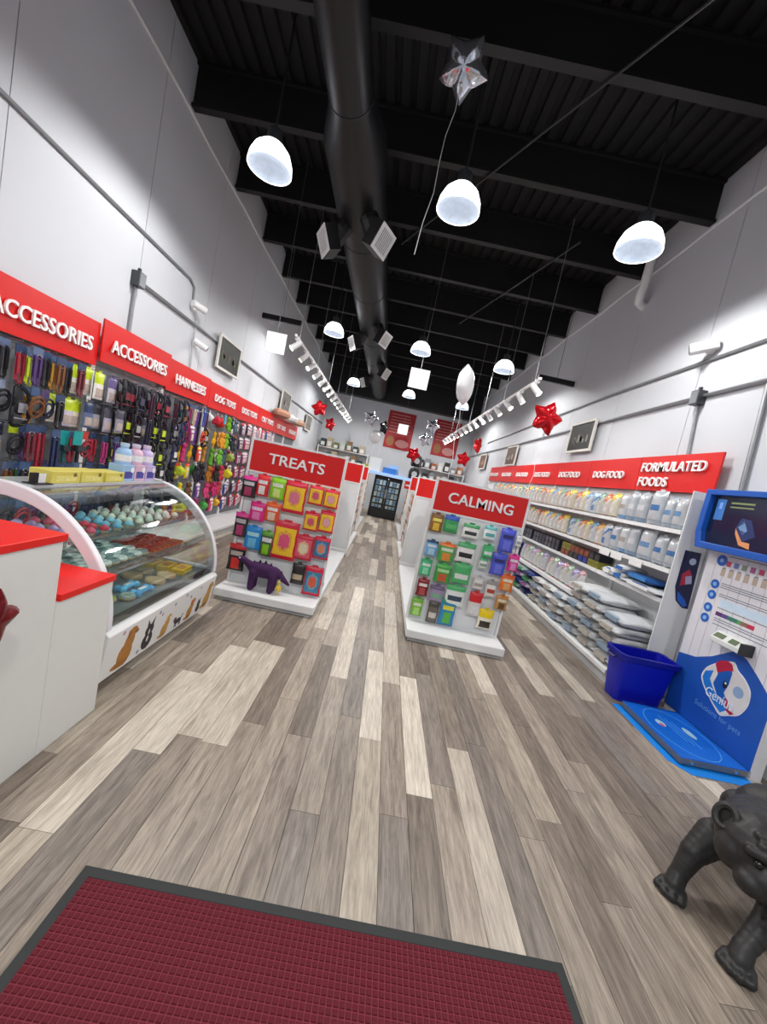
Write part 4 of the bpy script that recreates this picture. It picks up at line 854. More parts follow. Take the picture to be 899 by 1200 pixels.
    dogp(2.30, .25, '#B3762F', '#8C5520', 'sit'); dogp(2.53, .23, '#26242A', '#E4E2E4', 'ears'); dogp(2.74, .165, '#C2924A', '#E4CFA0', 'sit'); dogp(2.93, .10, '#2C2A30', '#8A5A3A', 'walk')
    dogp(3.10, .17, '#B8823A', '#C23A3A', 'sit'); dogp(3.25, .13, '#24242A', '#5A5A60', 'ears'); dogp(3.39, .23, '#C2944A', '#A87832', 'sit')
    m = MB(O)
    for y, z in ((2.24, .37), (2.62, .36), (2.66, .33), (2.82, .35), (2.98, .37), (3.06, .33), (3.22, .36), (2.45, .14)): put(m, ell(y, z, .012, .014), random.randrange(2))
    m.build('paw_prints', [mat('#8A93A8', .5), mat('#C99AA0', .5)], base)
    m = MB(O); m.prism([(-1.62+.05*math.cos(a*.6), .24+.1*math.sin(a*.6)) for a in range(10)], 'y', ya-.001, ya); m.build('dog_print', mat('#8A7340', .5, var=.3), base)
    # treats inside: everything is its own thing
    top = [('#B9A6D8', 'lavender'), ('#C8506A', 'pink'), ('#C23A50', 'red'), ('#6FB0CF', 'light blue'), ('#8CC4D6', 'pale blue'), ('#DDE4D0', 'cream'), ('#C9D8CC', 'mint'), ('#E6E2D8', 'white'), ('#D8D2CA', 'ivory'), ('#E0DCD4', 'off-white')]
    cup = MB().lathe([(.0, 0), (.022, 0), (.03, .028)], n=10).mesh('paper_cup', mat('#C9B49A', .8)); 
    fr = MB().lathe([(.03, .026), (.036, .034), (.034, .046), (.031, .058), (.022, .068), (.018, .074), (.008, .082), (0, .083)], n=10)
    for k, (c, cn_) in enumerate(top):
        y = ya+.15+k*.12; me = fr.mesh('icing', mat(c, .5, var=.2, scale=60), True)
        for j in range(6):
            o = tag(inst('dog_cupcake', cup, None, (-2.10+j*.067, y+(.012 if j % 2 else -.012), .8805), 0, (.82, .82, .62)), f'{cn_} iced dog cupcake, {NTH[5-j]} from the curved glass, upper glass shelf', 'cupcake', f'{cn_} cupcakes on the upper shelf'); inst('icing', me, o)
    ringm = lambda c: MB().tube([(.034*math.cos(a*PI/6), .034*math.sin(a*PI/6), .017) for a in range(12)], .017, 7, closed=True).mesh('dough', mat(c, .6, var=.2, scale=40), True)
    ice = lambda c: MB().tube([(.034*math.cos(a*PI/6), .034*math.sin(a*PI/6), .0245) for a in range(12)], .0145, 7, closed=True).mesh('icing', mat(c, .4, var=.25, scale=60), True)
    D0 = ringm('#A9967A'); I1 = ice('#6E8A8A'); I2 = ice('#C8D4D0')
    for k in range(9):
        for j in range(4):
            c = I1 if (k+j) % 2 else I2; o = tag(inst('dog_donut', D0, None, (-2.02+j*.1, ya+.14+k*.078, .661)), f'{"grey green" if c is I1 else "pale"} iced dog donut, {NTH[k]} row from counter, {NTH[3-j]} from curved glass', 'donut', f'{"grey green" if c is I1 else "pale"} donuts on the middle shelf'); inst('icing', c, o)
    bx = MB().box(-.05, .05, -.03, .03, 0, .012).mesh('wafer', mat('#B8503A', .5, var=.3)); bz = MB().box(-.045, .045, -.026, .026, .012, .02).mesh('icing', mat('#8C2E24', .4, var=.3))
    for k in range(7):
        for j in range(3): o = tag(inst('dog_wafer', bx, None, (-1.98+j*.125, ya+.88+k*.066, .661), R(8)), f'red brown iced wafer, {NTH[k]} row from the donuts, {NTH[2-j]} from curved glass', 'wafer', 'wafers on the middle shelf'); inst('icing', bz, o)
    # packs on the deck
    bone = [((-.06, 0, .02), (.075, .028, .02)), ((-.13, .02, .02), .026), ((-.13, -.02, .02), .026), ((.01, .02, .02), .026), ((.01, -.02, .02), .026)]
    bm_ = blob('bone', bone, .006, mat('#3F9FD8', .4, var=.15))
    for x, y, c, rz, lb in ((-1.58, 2.72, '#3F9FD8', 0, 'front light blue bone treat on the case deck'), (-1.70, 2.74, '#58B4E0', 0, 'rear light blue bone treat on the case deck')):
        t2 = thing('bone_treat', lb, 'treat', (x+.03, y, .451), rz+PI/2); inst('body', recolor(bm_, mat(c, .4, var=.15)), t2); MB().box(-.09, -.02, -.012, .012, .037, .041).build('icing_stripe', mat('#E8F2F6', .4), t2)
    for x, y, c, lb in ((-1.62, 2.42, '#A8B03A', 'olive ring treat at the near end of the case deck'), (-1.56, 2.52, '#8FA8A0', 'grey ring treat on the case deck')):
        t2 = thing('ring_treat', lb, 'treat', (x, y, .451)); inst('dough', D0, t2, (0, 0, 0)); inst('icing', ice(c), t2)
    for k, (x, y, c) in enumerate(((-1.60, 2.90, '#B89A72'), (-1.78, 2.90, '#A98A64'), (-1.60, 3.05, '#C2A67E'), (-1.95, 2.86, '#8FA09A'), (-1.95, 2.62, '#B0A48C'), (-1.78, 3.05, '#9A8A6E'))):
        pouch('biscuit_bag', f'{cname(c)} biscuit bag lying on the case deck, {["next to the bones", "second row", "by the yellow packs", "behind the bones", "at the back", "behind the yellow packs"][k]}', 'biscuit bag', None, (x, y, .452), 0, .15, .035, .13, 'plain', (c, c), tab=False)
    for k, (x, y) in enumerate(((-1.58, 3.25), (-1.71, 3.25), (-1.84, 3.25))):
        t2 = thing('treat_box', f'flat yellow treat box on the case deck, {NTH[k]} from the curved glass', 'box', (x, y, .451), .08, 'yellow boxes on the case deck'); MB().box(-.05, .05, -.09, .09, 0, .04).build('carton', mat('#E2B92A', .4, var=.15), t2); MB().box(-.03, .03, -.05, .05, .04, .0415).build('lid_print', mat('#B8782A', .4, var=.3), t2)
display_case()
# goods standing on the case top
def carton(x, y, z, sx, sy, sz, c, c2, label, group=None, rz=0, name='treat_box', spot=None):
    t = thing(name, label, 'box', (x, y, z), rz, group); MB().box(-sx/2, sx/2, -sy/2, sy/2, 0, sz).build('carton', mat(c, .4, var=.08), t, bevel=.003)
    MB().box(sx/2, sx/2+.0015, -sy*.36, sy*.36, sz*.15, sz*.6).build('front_print', mat(c2, .4, var=.3, scale=50), t)
    if spot: MB().cyl((sx/2+.0008, sy*.3, sz*.7), (sx/2+.0025, sy*.3, sz*.7), sz*.18, 12).build('emblem', mat(spot, .4), t)
    return t
ZT = 1.1655
for k, (y, sy, h) in enumerate(((2.42, .22, .075), (2.64, .20, .075), (2.86, .19, .07))): carton(-2.06, y, ZT, .14, sy, h, '#D6C960', '#E0D680', f'long pale yellow box on the glass case, {["next to the black card holder", "middle one of three", "touching the blue and pink boxes"][k]}', 'pale yellow boxes on the case', spot='#7A6A3A')
for k, (y, c, cn_) in enumerate(((3.03, '#9CC0E4', 'light blue'), (3.17, '#D8B4C8', 'pink'), (3.31, '#C2B2DC', 'lilac'))):
    carton(-2.07, y, ZT, .12, .13, .125, c, '#4A4A9A', f'{cn_} treat box in the lower layer on the glass case', spot='#F2F2F6')
    t = thing('treat_bottle', f'{cn_} bottle shaped treat carton on top of the {cn_} box', 'bottle', (-2.07, y, ZT+.126)); MB().lathe([(0, 0), (.055, 0), (.056, .09), (.045, .115), (.028, .125), (.028, .15), (0, .15)], n=14).build('bottle_body', mat(c, .4, var=.06), t, smooth=True); MB().lathe([(.0565, .025), (.0565, .075)], n=14).build('label_band', mat('#F0F0F4', .4, var=.2, scale=50), t); MB().lathe([(.03, .14), (.031, .14), (.031, .165), (0, .165)], n=12).build('cap', mat('#D8C9E0' if k else '#B9D4EE', .4), t)
t = thing('photo_card', 'blue dog photo card standing on the case beyond the lilac boxes', 'card', (-2.08, 3.435, ZT), 0); M = Matrix.Rotation(R(-12), 4, 'Y')
MB().box(-.004, .004, -.055, .06, .002, .17, 0, M).build('card', mat('#2E6AA8', .35, var=.35, scale=12), t); MB().box(.004, .0055, -.05, .03, .01, .09, 0, M).box(.004, .0055, .035, .055, .01, .07, 0, M).build('dog_photo', mat('#B8915A', .5, var=.3), t); MB().box(-.05, -.006, -.02, .02, 0, .004).build('easel_foot', WHITE, t)
t = thing('card_holder', 'black holder with a white card at the near end of the case top', 'card holder', (-2.0, 2.235, ZT)); MB().box(-.04, .04, -.06, .06, 0, .006).build('base', BLACK, t); MB().box(-.01, .01, -.05, -.01, .006, .065).build('holder', BLACK, t); MB().box(.0, .004, -.008, .045, .006, .06).build('card', WHITE, t)

# ------------------------------------------------------------------ counter
O = (-1.85, 1.0, 0); ct = thing('checkout_counter', 'white stepped checkout counter with red tops', 'counter', O)
MB(O).box(-2.35, -1.352, -.6, 1.675, 0, 1.055).build('tall_cabinet', mat('#E2E3DF', .45, var=.02), ct, bevel=.003); MB(O).box(-2.35, -1.352, 1.676, 2.045, 0, .765).build('low_cabinet', mat('#E2E3DF', .45, var=.02), ct, bevel=.003)
MB(O).box(-2.37, -1.345, -.62, 1.69, 1.056, 1.09).build('tall_top', REDTOP, ct, bevel=.003); MB(O).box(-2.37, -1.345, 1.691, 2.055, .766, .80).build('low_top', REDTOP, ct, bevel=.003)
def star_pts(r, r2, n=5, a0=PI/2): return [((r if k % 2 == 0 else r2)*math.cos(a0+k*PI/n), (r if k % 2 == 0 else r2)*math.sin(a0+k*PI/n)) for k in range(2*n)]
def foil_mesh(r, m, kind='star'):
    """an inflated foil shape in the x-z plane"""
    N = 40; vs = [(0, -r*.33, 0), (0, r*.33, 0)]; fs = []; rings = 5
    def rad(a):
        if kind == 'star':
            s = star_pts(1, .64); k = (a-PI/2)/(PI/5); i = math.floor(k); f = k-i; p0, p1 = s[i % 10], s[(i+1) % 10]
            x, z = p0[0]+(p1[0]-p0[0])*f, p0[1]+(p1[1]-p0[1])*f; q = math.hypot(x, z); return q*.97
        return 1
    for sg in (-1, 1):
        for j in range(1, rings+1):
            t_ = j/rings
            for k in range(N):
                a = PI/2+2*PI*k/N; rr_ = rad(a); pk = 1+.03*math.sin(k*5.0)*t_
                y = sg*r*.36*max(0, 1-t_**2.6)**.7*(.75+.25*rr_) if j < rings else sg*.002
                vs.append((r*rr_*t_*math.cos(a)*pk, y, r*rr_*t_*math.sin(a)*pk))
    for s_, c in ((0, 0), (1, 1)):
        b = 2+s_*rings*N
        for k in range(N):
            fs.append((c, b+k, b+(k+1) % N))
            for j in range(rings-1): fs.append((b+j*N+k, b+j*N+(k+1) % N, b+(j+1)*N+(k+1) % N, b+(j+1)*N+k))
    o1, o2 = 2+(rings-1)*N, 2+(2*rings-1)*N
    for k in range(N): fs.append((o1+k, o1+(k+1) % N, o2+(k+1) % N, o2+k))
    mb = MB(); mb.add(vs, fs); return mb.mesh('foil', m, True)
DFOIL = mat('#6E0C16', .25, .4, var=.2, bump=.4); RFOIL = mat('#C4101C', .16, .55, var=.25, scale=9, bump=.5); SFOIL = mat('#C9CDD6', .14, .85, var=.2, scale=9, bump=.5); KFOIL = mat('#141416', .2, .4, bump=.4); WFOIL = mat('#D8DADC', .3, .2, bump=.3)
FM = {}
def balloon(x, y, z, r, m, kind, label, rx=0, rz=0, tail=None, tilt=0):
    key = (round(r, 3), m.name, kind)
    if key not in FM: FM[key] = foil_mesh(r, m, kind)
    t = thing('foil_balloon', label, 'balloon', (x, y, z)); o = inst('foil', FM[key], t); o.rotation_euler = (tilt, rx, rz)
    MB().cyl((0, 0, -r*.52 if kind == 'star' else -r), (0, 0, -r*.6 if kind == 'star' else -r*1.1), .012, 8, 0, .02).build('neck', m, t)
    p0 = Vector((0, 0, -r*.6 if kind == 'star' else -r*1.08)); p1 = Vector(tail or (0, 0, -1)); MB().tube([p0.lerp(p1, k/6)+Vector((.015*math.sin(k*2), 0, 0)) for k in range(7)], .003, 4).build('ribbon', WHITE, t)
    return t
balloon(1.82, 5.0, 2.77, .23, RFOIL, 'star', 'red foil star balloon floating beside the dog food wall picture', .25, .15, (0, 0, -1.02))
balloon(-2.2, 10.6, 3.0, .24, RFOIL, 'star', 'upper red foil star balloon by the accessories spotlights', -.2, 0, (0, .2, -1.3))
balloon(-2.05, 11.9, 2.77, .23, RFOIL, 'star', 'lower red foil star balloon by the accessories spotlights', .2, .9, (0, .2, -1.2))
balloon(2.3, 11, 2.98, .24, RFOIL, 'star', 'upper red foil star balloon by the dog food spotlights', .3, .9, (0, .2, -1.3))
balloon(1.99, 11, 2.52, .23, RFOIL, 'star', 'lower red foil star balloon by the dog food spotlights', .1, .2, (0, .2, -1.3))
balloon(.76, 5.3, 3.03, .26, WFOIL, 'round', 'white round foil balloon floating above the CALMING island, turned side on', .2, 1.15, (.1, .2, -1.35))
balloon(-.1, 3.75, 5.27, .24, SFOIL, 'star', 'silver foil star balloon caught under the black ceiling', .5, .2, (-.05, -.65, -1.95), R(38))
balloon(-.98, 13.5, 3.42, .30, SFOIL, 'star', 'silver foil star balloon over the back aisle beside the black one', .2, .2)
balloon(-.48, 13.5, 3.2, .26, KFOIL, 'star', 'black foil star balloon over the back aisle', .1, .9)
balloon(-.71, 13.4, 2.82, .24, WFOIL, 'round', 'white round foil balloon above the drinks cooler canopy', 0, .6)
balloon(1.15, 13.5, 3.6, .28, SFOIL, 'star', 'higher silver foil star balloon before the second red back poster', .3, .1)
balloon(1.0, 13.3, 3.08, .27, SFOIL, 'star', 'lower silver foil star balloon before the second red back poster', -.3, .3)
balloon(.70, 13.3, 2.5, .28, RFOIL, 'star', 'red foil star balloon above the blue box on the cooler canopy', .4, .2, (0, 0, -.8))
balloon(-1.28, 1.30, .845, .12, DFOIL, 'star', 'dark red foil star balloon drooping against the white counter', .3, PI/2, (0, 0, -.7))

# ------------------------------------------------------------------ kiosk with weighing platform
def kiosk():
    O = (3.1, 3.13, 0); t = thing('weighing_kiosk', 'blue and white pet weighing kiosk with a screen and floor scale', 'kiosk', O); X = 3.1
    def F(poly, lift, th, mi=0, m=None):
        m = m or MB(O); m.prism(poly, 'x', X-lift-th, X-lift, mi); return m
    MB(O).box(X+.012, X+.10, 2.69, 3.585, 0, 2.12).build('back_cabinet', mat('#D8D9DC', .5), t)
    y = 2.69; nb = 9; w = (3.585-2.69)/nb
    for k in range(nb): MB(O).box(X, X+.012, y+k*w+.002, y+(k+1)*w-.002, .06, 1.60).build('board', mat('#DDDCE2', .5, var=.06, scale=5), t)
    BL = mat('#1652AE', .45, var=.15, scale=7); blues = F([(3.584, .06), (3.584, .58), (3.40, .62), (3.25, .70), (3.12, .80), (3.05, .85), (2.95, .81), (2.85, .74), (2.75, .66), (2.691, .60), (2.691, .06)], 0, .002)
    bp = blues.build('blue_print', BL, t)
    drop = [(3.04, .74), (3.09, .725), (3.15, .69), (3.21, .64), (3.26, .58), (3.28, .50), (3.24, .44), (3.18, .39), (3.10, .335), (3.03, .30), (2.96, .34), (2.90, .38), (2.87, .43), (2.85, .50), (2.86, .59), (2.90, .64), (2.94, .67), (3.0, .70)]
    drop = [tuple(p) for p in spline(drop, 3)]; cx, cz = 3.06, .52; em = MB(O); F([(cx+(a-cx)*1.04, cz+(b-cz)*1.04) for a, b in drop], .002, .003, 0, em); F(drop, .005, .002, 1, em)
    eo = em.build('emblem', [mat('#E9EAF0', .4), mat('#D9D6D4', .4)], t, label='white drop emblem with blue and red shapes')
    em2 = MB(O); F([(3.26, .56), (3.19, .60), (3.2, .52), (3.14, .45), (3.06, .40), (2.98, .37), (3.03, .315), (3.1, .345), (3.18, .40), (3.24, .45), (3.27, .50)], .007, .001, 0, em2)
    F([(3.15, .66), (3.06, .70), (3.03, .66), (3.03, .56), (3.05, .48), (3.0, .42), (3.1, .43), (3.16, .50), (3.145, .58)], .007, .0015, 1, em2)
    F([(3.19, .66), (3.17, .70), (3.10, .735), (3.05, .725), (3.025, .68), (3.08, .655), (3.15, .60)], .007, .002, 2, em2); F([(3.04, .46), (3.0, .44), (2.97, .38), (2.92, .37), (2.95, .345), (2.99, .36), (3.03, .41)], .007, .0012, 2, em2)
    F([(3.075, .57), (3.045, .575), (3.035, .53), (3.06, .51), (3.08, .53)], .007, .0025, 3, em2); F([(3.065, .565), (3.05, .565), (3.047, .55), (3.062, .548)], .007, .003, 4, em2)
    F([(2.94+.045*math.cos(a*PI/7), .545+.045*math.sin(a*PI/7)) for a in range(14)], .007, .0012, 5, em2)
    em2.build('emblem_art', [mat('#1F78D0', .4), mat('#1458B0', .4), mat('#B8203E', .4), mat('#121832', .4), mat('#F2F2F4', .4), mat('#8FA9CC', .4)], eo)
    inst('lettering', text_mesh('Genius', .26, .08, .002, mat('#DCE8F6', .4, var=0), .0), eo, (X-.0102-O[0], 3.07-O[1], .415), -PI/2).rotation_euler = (R(0), 0, -PI/2)
    inst('lettering', text_mesh('Solutions for pets', .44, .06, .001, mat('#5F96D6', .4, var=0), .0), bp, (X-.0025-O[0], 3.055-O[1], .26), -PI/2)
    zs = (1.53, 1.31, 1.21, 1.09, .99)
    for k, z in enumerate(zs):
        ic = MB(O); r = .05 if k == 0 else .042; F([(3.43+r*math.cos(a*PI/10), z+r*math.sin(a*PI/10)) for a in range(20)], 0, .003, 0, ic)
        F([(3.43+.02*math.cos(a*PI/3+k), z+.02*math.sin(a*PI/3+k)) for a in range(6)], .003, .001, 1, ic)
        ic.build('step_icon', [mat('#1E63BE', .4), mat('#8DB8E8', .4)], t)
    pr = MB(O); rnd = random.Random(2)
    def lines(ya, yb, z0, n, dz, mi=0):
        for k in range(n): F([(ya, z0-k*dz), (yb+(.08*rnd.random() if k == n-1 else 0), z0-k*dz), (yb, z0-k*dz+.007), (ya, z0-k*dz+.007)], 0, .001, mi, pr)
    lines(3.37, 2.72, 1.575, 1, .02); lines(3.37, 2.8, 1.33, 3, .018); lines(3.36, 2.8, 1.235, 2, .018); lines(3.34, 2.85, 1.115, 1, .02); lines(3.34, 2.85, 1.02, 2, .02); lines(3.34, 2.75, .97, 1, .02)
    for k in range(9):
        yy = 3.38-k*.075; c = 1+k % 4; F([(yy, 1.49), (yy-.045, 1.49), (yy-.045, 1.535), (yy, 1.535)], 0, .001, c, pr); F([(yy+.03, 1.395), (yy-.012, 1.395), (yy-.012, 1.46), (yy+.03, 1.46)], 0, .001, 5, pr); F([(yy+.03, 1.46), (yy-.012, 1.46), (yy-.005, 1.472), (yy+.02, 1.472)], 0, .001, 0, pr)
    for k in range(12):
        ya, yb = 3.34-k*.03, 3.34-(k+1)*.03; F([(ya, 1.05), (yb, 1.05), (yb, 1.085), (ya, 1.085)], 0, .001, (6, 6, 7, 7, 8, 8, 8, 9, 10, 10, 11, 11)[k], pr)
    F([(3.33, 1.13), (2.85, 1.13), (2.85, 1.20), (3.33, 1.20)], 0, .0008, 12, pr)
    pr.build('instruction_print', [mat('#7A8090', .5)]+[mat(c, .5) for c in ('#C24A6B', '#6A7FB8', '#8A9A8A', '#A85A8A', '#B9A896', '#5A2A6B', '#5A4A8A', '#3A7A6A', '#4FA05A', '#8A6A5A', '#C22A50', '#C6DAEC')], t)
    dv = MB(O).prism([(X-.0, .84), (X-.10, .85), (X-.10, .89), (X-.05, .945), (X, .945)], 'y', 2.95, 3.22).build('weight_readout', mat('#D9DCD8', .35), t, bevel=.006)
    sl = Vector((.05, .055)); q = MB(O)
    for a, b in ((3.11, 3.2), (2.99, 3.06)): q.add([(X-.094, a, .8985), (X-.094, b, .8985), (X-.062, b, .9335), (X-.062, a, .9335), (X-.0965, a, .9010), (X-.0965, b, .9010), (X-.0645, b, .936), (X-.0645, a, .936)], [(0, 1, 2, 3), (4, 5, 6, 7), (0, 1, 5, 4), (1, 2, 6, 5), (2, 3, 7, 6), (3, 0, 4, 7)])
    q.build('digits_window', mat('#5A6A4E', .3), dv); MB(O).box(X-.101, X-.0, 2.925, 2.949, .845, .94).build('end_cap', DARKM, dv)
    # screen housing
    SB = mat('#1557B4', .3, var=.04); h = MB(O); h.ring([(2.66, 1.60), (3.62, 1.60), (3.66, 1.75), (3.66, 2.15), (2.66, 2.15)], [(2.70, 1.66), (3.575, 1.66), (3.60, 1.76), (3.60, 2.10), (2.70, 2.10)], 'x', 2.97, 3.12); ho = h.build('screen_housing', SB, t, bevel=.006)
    sc = MB(O).box(3.02, 3.04, 2.69, 3.605, 1.65, 2.11).build('screen', mat('#0E1A33', .12, emit=.25, var=.35, scale=4), t)
    s2 = MB(O); G = lambda poly, mi: s2.prism(poly, 'x', 3.0185, 3.02, mi)
    G([(3.56, 1.88), (3.47, 1.88), (3.47, 2.07), (3.56, 2.07)], 0); G([(3.53, 1.98), (3.50, 1.98), (3.50, 2.04), (3.53, 2.04)], 1); G([(3.42, 2.035), (3.2, 2.035), (3.2, 2.05), (3.42, 2.05)], 2); G([(3.42, 2.0), (3.2, 2.0), (3.2, 2.012), (3.42, 2.012)], 2)
    G([(3.31, 1.83), (3.22, 1.72), (3.12, 1.78), (3.19, 1.91), (3.28, 1.92)], 3); G([(3.29, 1.84), (3.23, 1.78), (3.2, 1.82), (3.25, 1.9)], 1); G([(3.3, 1.78), (3.24, 1.69), (3.14, 1.67), (3.15, 1.72), (3.22, 1.725), (3.31, 1.83)], 4)
    s2.build('screen_image', [mat('#2F5F9A', .4, emit=.5), mat('#9FC0E0', .4, emit=.5), mat('#6F7A50', .4, emit=.5), mat('#1A2A55', .4, emit=.4), mat('#B87A50', .4, emit=.4)], sc)
    # scale platform and floor decal
    MB(O).prism([(2.505, 3.44), (2.505, 2.72), (2.60, 2.60), (3.1, 2.60), (3.1, 3.44)], 'z', .0004, .003).build('floor_mat', mat('#1488EA', .4, var=.05), t)
    pb = MB(O).box(2.57, 3.09, 2.69, 3.41, .012, .058).build('platform_edge', mat('#8E8A86', .35, .8), t, bevel=.003)
    pt = MB(O).box(2.572, 3.088, 2.692, 3.408, .058, .064).build('platform_top', mat('#1768CE', .28, var=.08), t)
    pq = MB(O); el = lambda a, b, ra, rb, rot=0: [(a+ra*math.cos(k*PI/10), b+rb*math.sin(k*PI/10)) for k in range(20)]
    pq.ring(el(2.83, 3.04, .225, .33), el(2.83, 3.04, .217, .322), 'z', .064, .0648, 1); pq.prism(el(2.74, 3.14, .035, .05), 'z', .064, .0652, 0); pq.prism(el(2.93, 3.06, .03, .075), 'z', .064, .0652, 0); pq.prism(el(2.73, 3.11, .02, .025), 'z', .0652, .066, 2)
    for k in range(3): pq.prism([(2.80+k*.035, 3.26-k*.03), (2.808+k*.035, 3.26-k*.03), (2.808+k*.035, 2.92-k*.03), (2.80+k*.035, 2.92-k*.03)], 'z', .064, .065, 1)
    pq.build('platform_print', [mat('#A8CFE0', .3), mat('#4F9AE8', .3), mat('#C9608A', .3)], pt)
    for x in (2.66, 3.0): MB(O).cyl((x, 2.69, .035), (x, 2.684, .035), .012, 10).build('bolt', CHROME, pb)
    for x in (2.62, 3.04):
        for y in (2.74, 3.36): MB(O).cyl((x, y, .003), (x, y, .0125), .02, 8).build('foot', BLACK, pb)
kiosk()
# blue tub
def tub():
    t = thing('storage_tub', 'blue plastic tub on the floor between kiosk and food sacks', 'tub', (2.80, 3.62, .003))
    def rr(x, y, r=.05, n=4):
        P = []
        for cx, cy, a0 in ((x-r, y-r, 0), (-x+r, y-r, PI/2), (-x+r, -y+r, PI), (x-r, -y+r, 3*PI/2)):
            for k in range(n+1): P.append((cx+r*math.cos(a0+k*PI/2/n), cy+r*math.sin(a0+k*PI/2/n)))
        return P
    m = MB(); secs = [(.225, .105, 0), (.225, .105, 0), (.268, .135, .42), (.278, .145, .42), (.285, .15, .415), (.285, .15, .385), (.27, .137, .385)]
    vs = []; fs = []; n = 20
    prof = [(.225, .105, 0.), (.27, .137, .46), (.258, .125, .46), (.213, .093, .012)]
    for x, y, z in prof: vs += [(a, b, z) for a, b in rr(x, y)]
    for j in range(3):
        for k in range(n): fs.append((j*n+k, j*n+(k+1) % n, (j+1)*n+(k+1) % n, (j+1)*n+k))
    fs.append(tuple(range(n))[::-1]); fs.append(tuple(3*n+k for k in range(n))); m.add(vs, fs)
    m.build('bucket', mat('#0A12A8', .35, var=.08), t, smooth=True)
    q = MB(); q.ring(rr(.292, .158), rr(.262, .13), 'z', .455, .468); q.ring(rr(.288, .154), rr(.274, .14), 'z', .42, .455); q.build('rim', mat('#08108C', .35, var=.05), t)
    for s in (-1, 1): MB().tube([(s*.285, -.06, .43), (s*.305, -.05, .40), (s*.305, .05, .40), (s*.285, .06, .43)], .010, 6).build('handle', mat('#0A0E58', .4), t, smooth=True)
tub()

# ------------------------------------------------------------------ entrance mat
O = (.116, .66, 0); mt = thing('entrance_mat', 'maroon ribbed entrance mat with black rubber border', 'mat', O)
MB(O).ring([(-.79, .02), (1.022, .02), (1.022, 1.275), (-.79, 1.275)], [(-.755, .055), (.987, .055), (.987, 1.24), (-.755, 1.24)], 'z', .0005, .008).build('rubber_border', mat('#2B2E2E', .7), mt, bevel=.002)
MB(O).box(-.756, .988, .054, 1.241, .0005, .006).build('backing', mat('#7A2A3A', .9), mt)
cell = .0205; m = MB(O); nx, ny = int(1.742/cell), int(1.185/cell); g = .0034
for i in range(nx):
    for j in range(ny):
        a, b = -.755+i*1.742/nx, .055+j*1.185/ny; w, h = 1.742/nx, 1.185/ny
        vs = [(a+g/2, b+g/2, .006), (a+w-g/2, b+g/2, .006), (a+w-g/2, b+h-g/2, .006), (a+g/2, b+h-g/2, .006), (a+g, b+g, .009), (a+w-g, b+g, .009), (a+w-g, b+h-g, .009), (a+g, b+h-g, .009)]
        m.add(vs, [(4, 5, 6, 7), (0, 1, 5, 4), (1, 2, 6, 5), (2, 3, 7, 6), (3, 0, 4, 7)])
o = m.build('carpet_ribs', mat('#601321', .95, var=.3, scale=120, bump=.3), mt); o['kind'] = 'stuff'

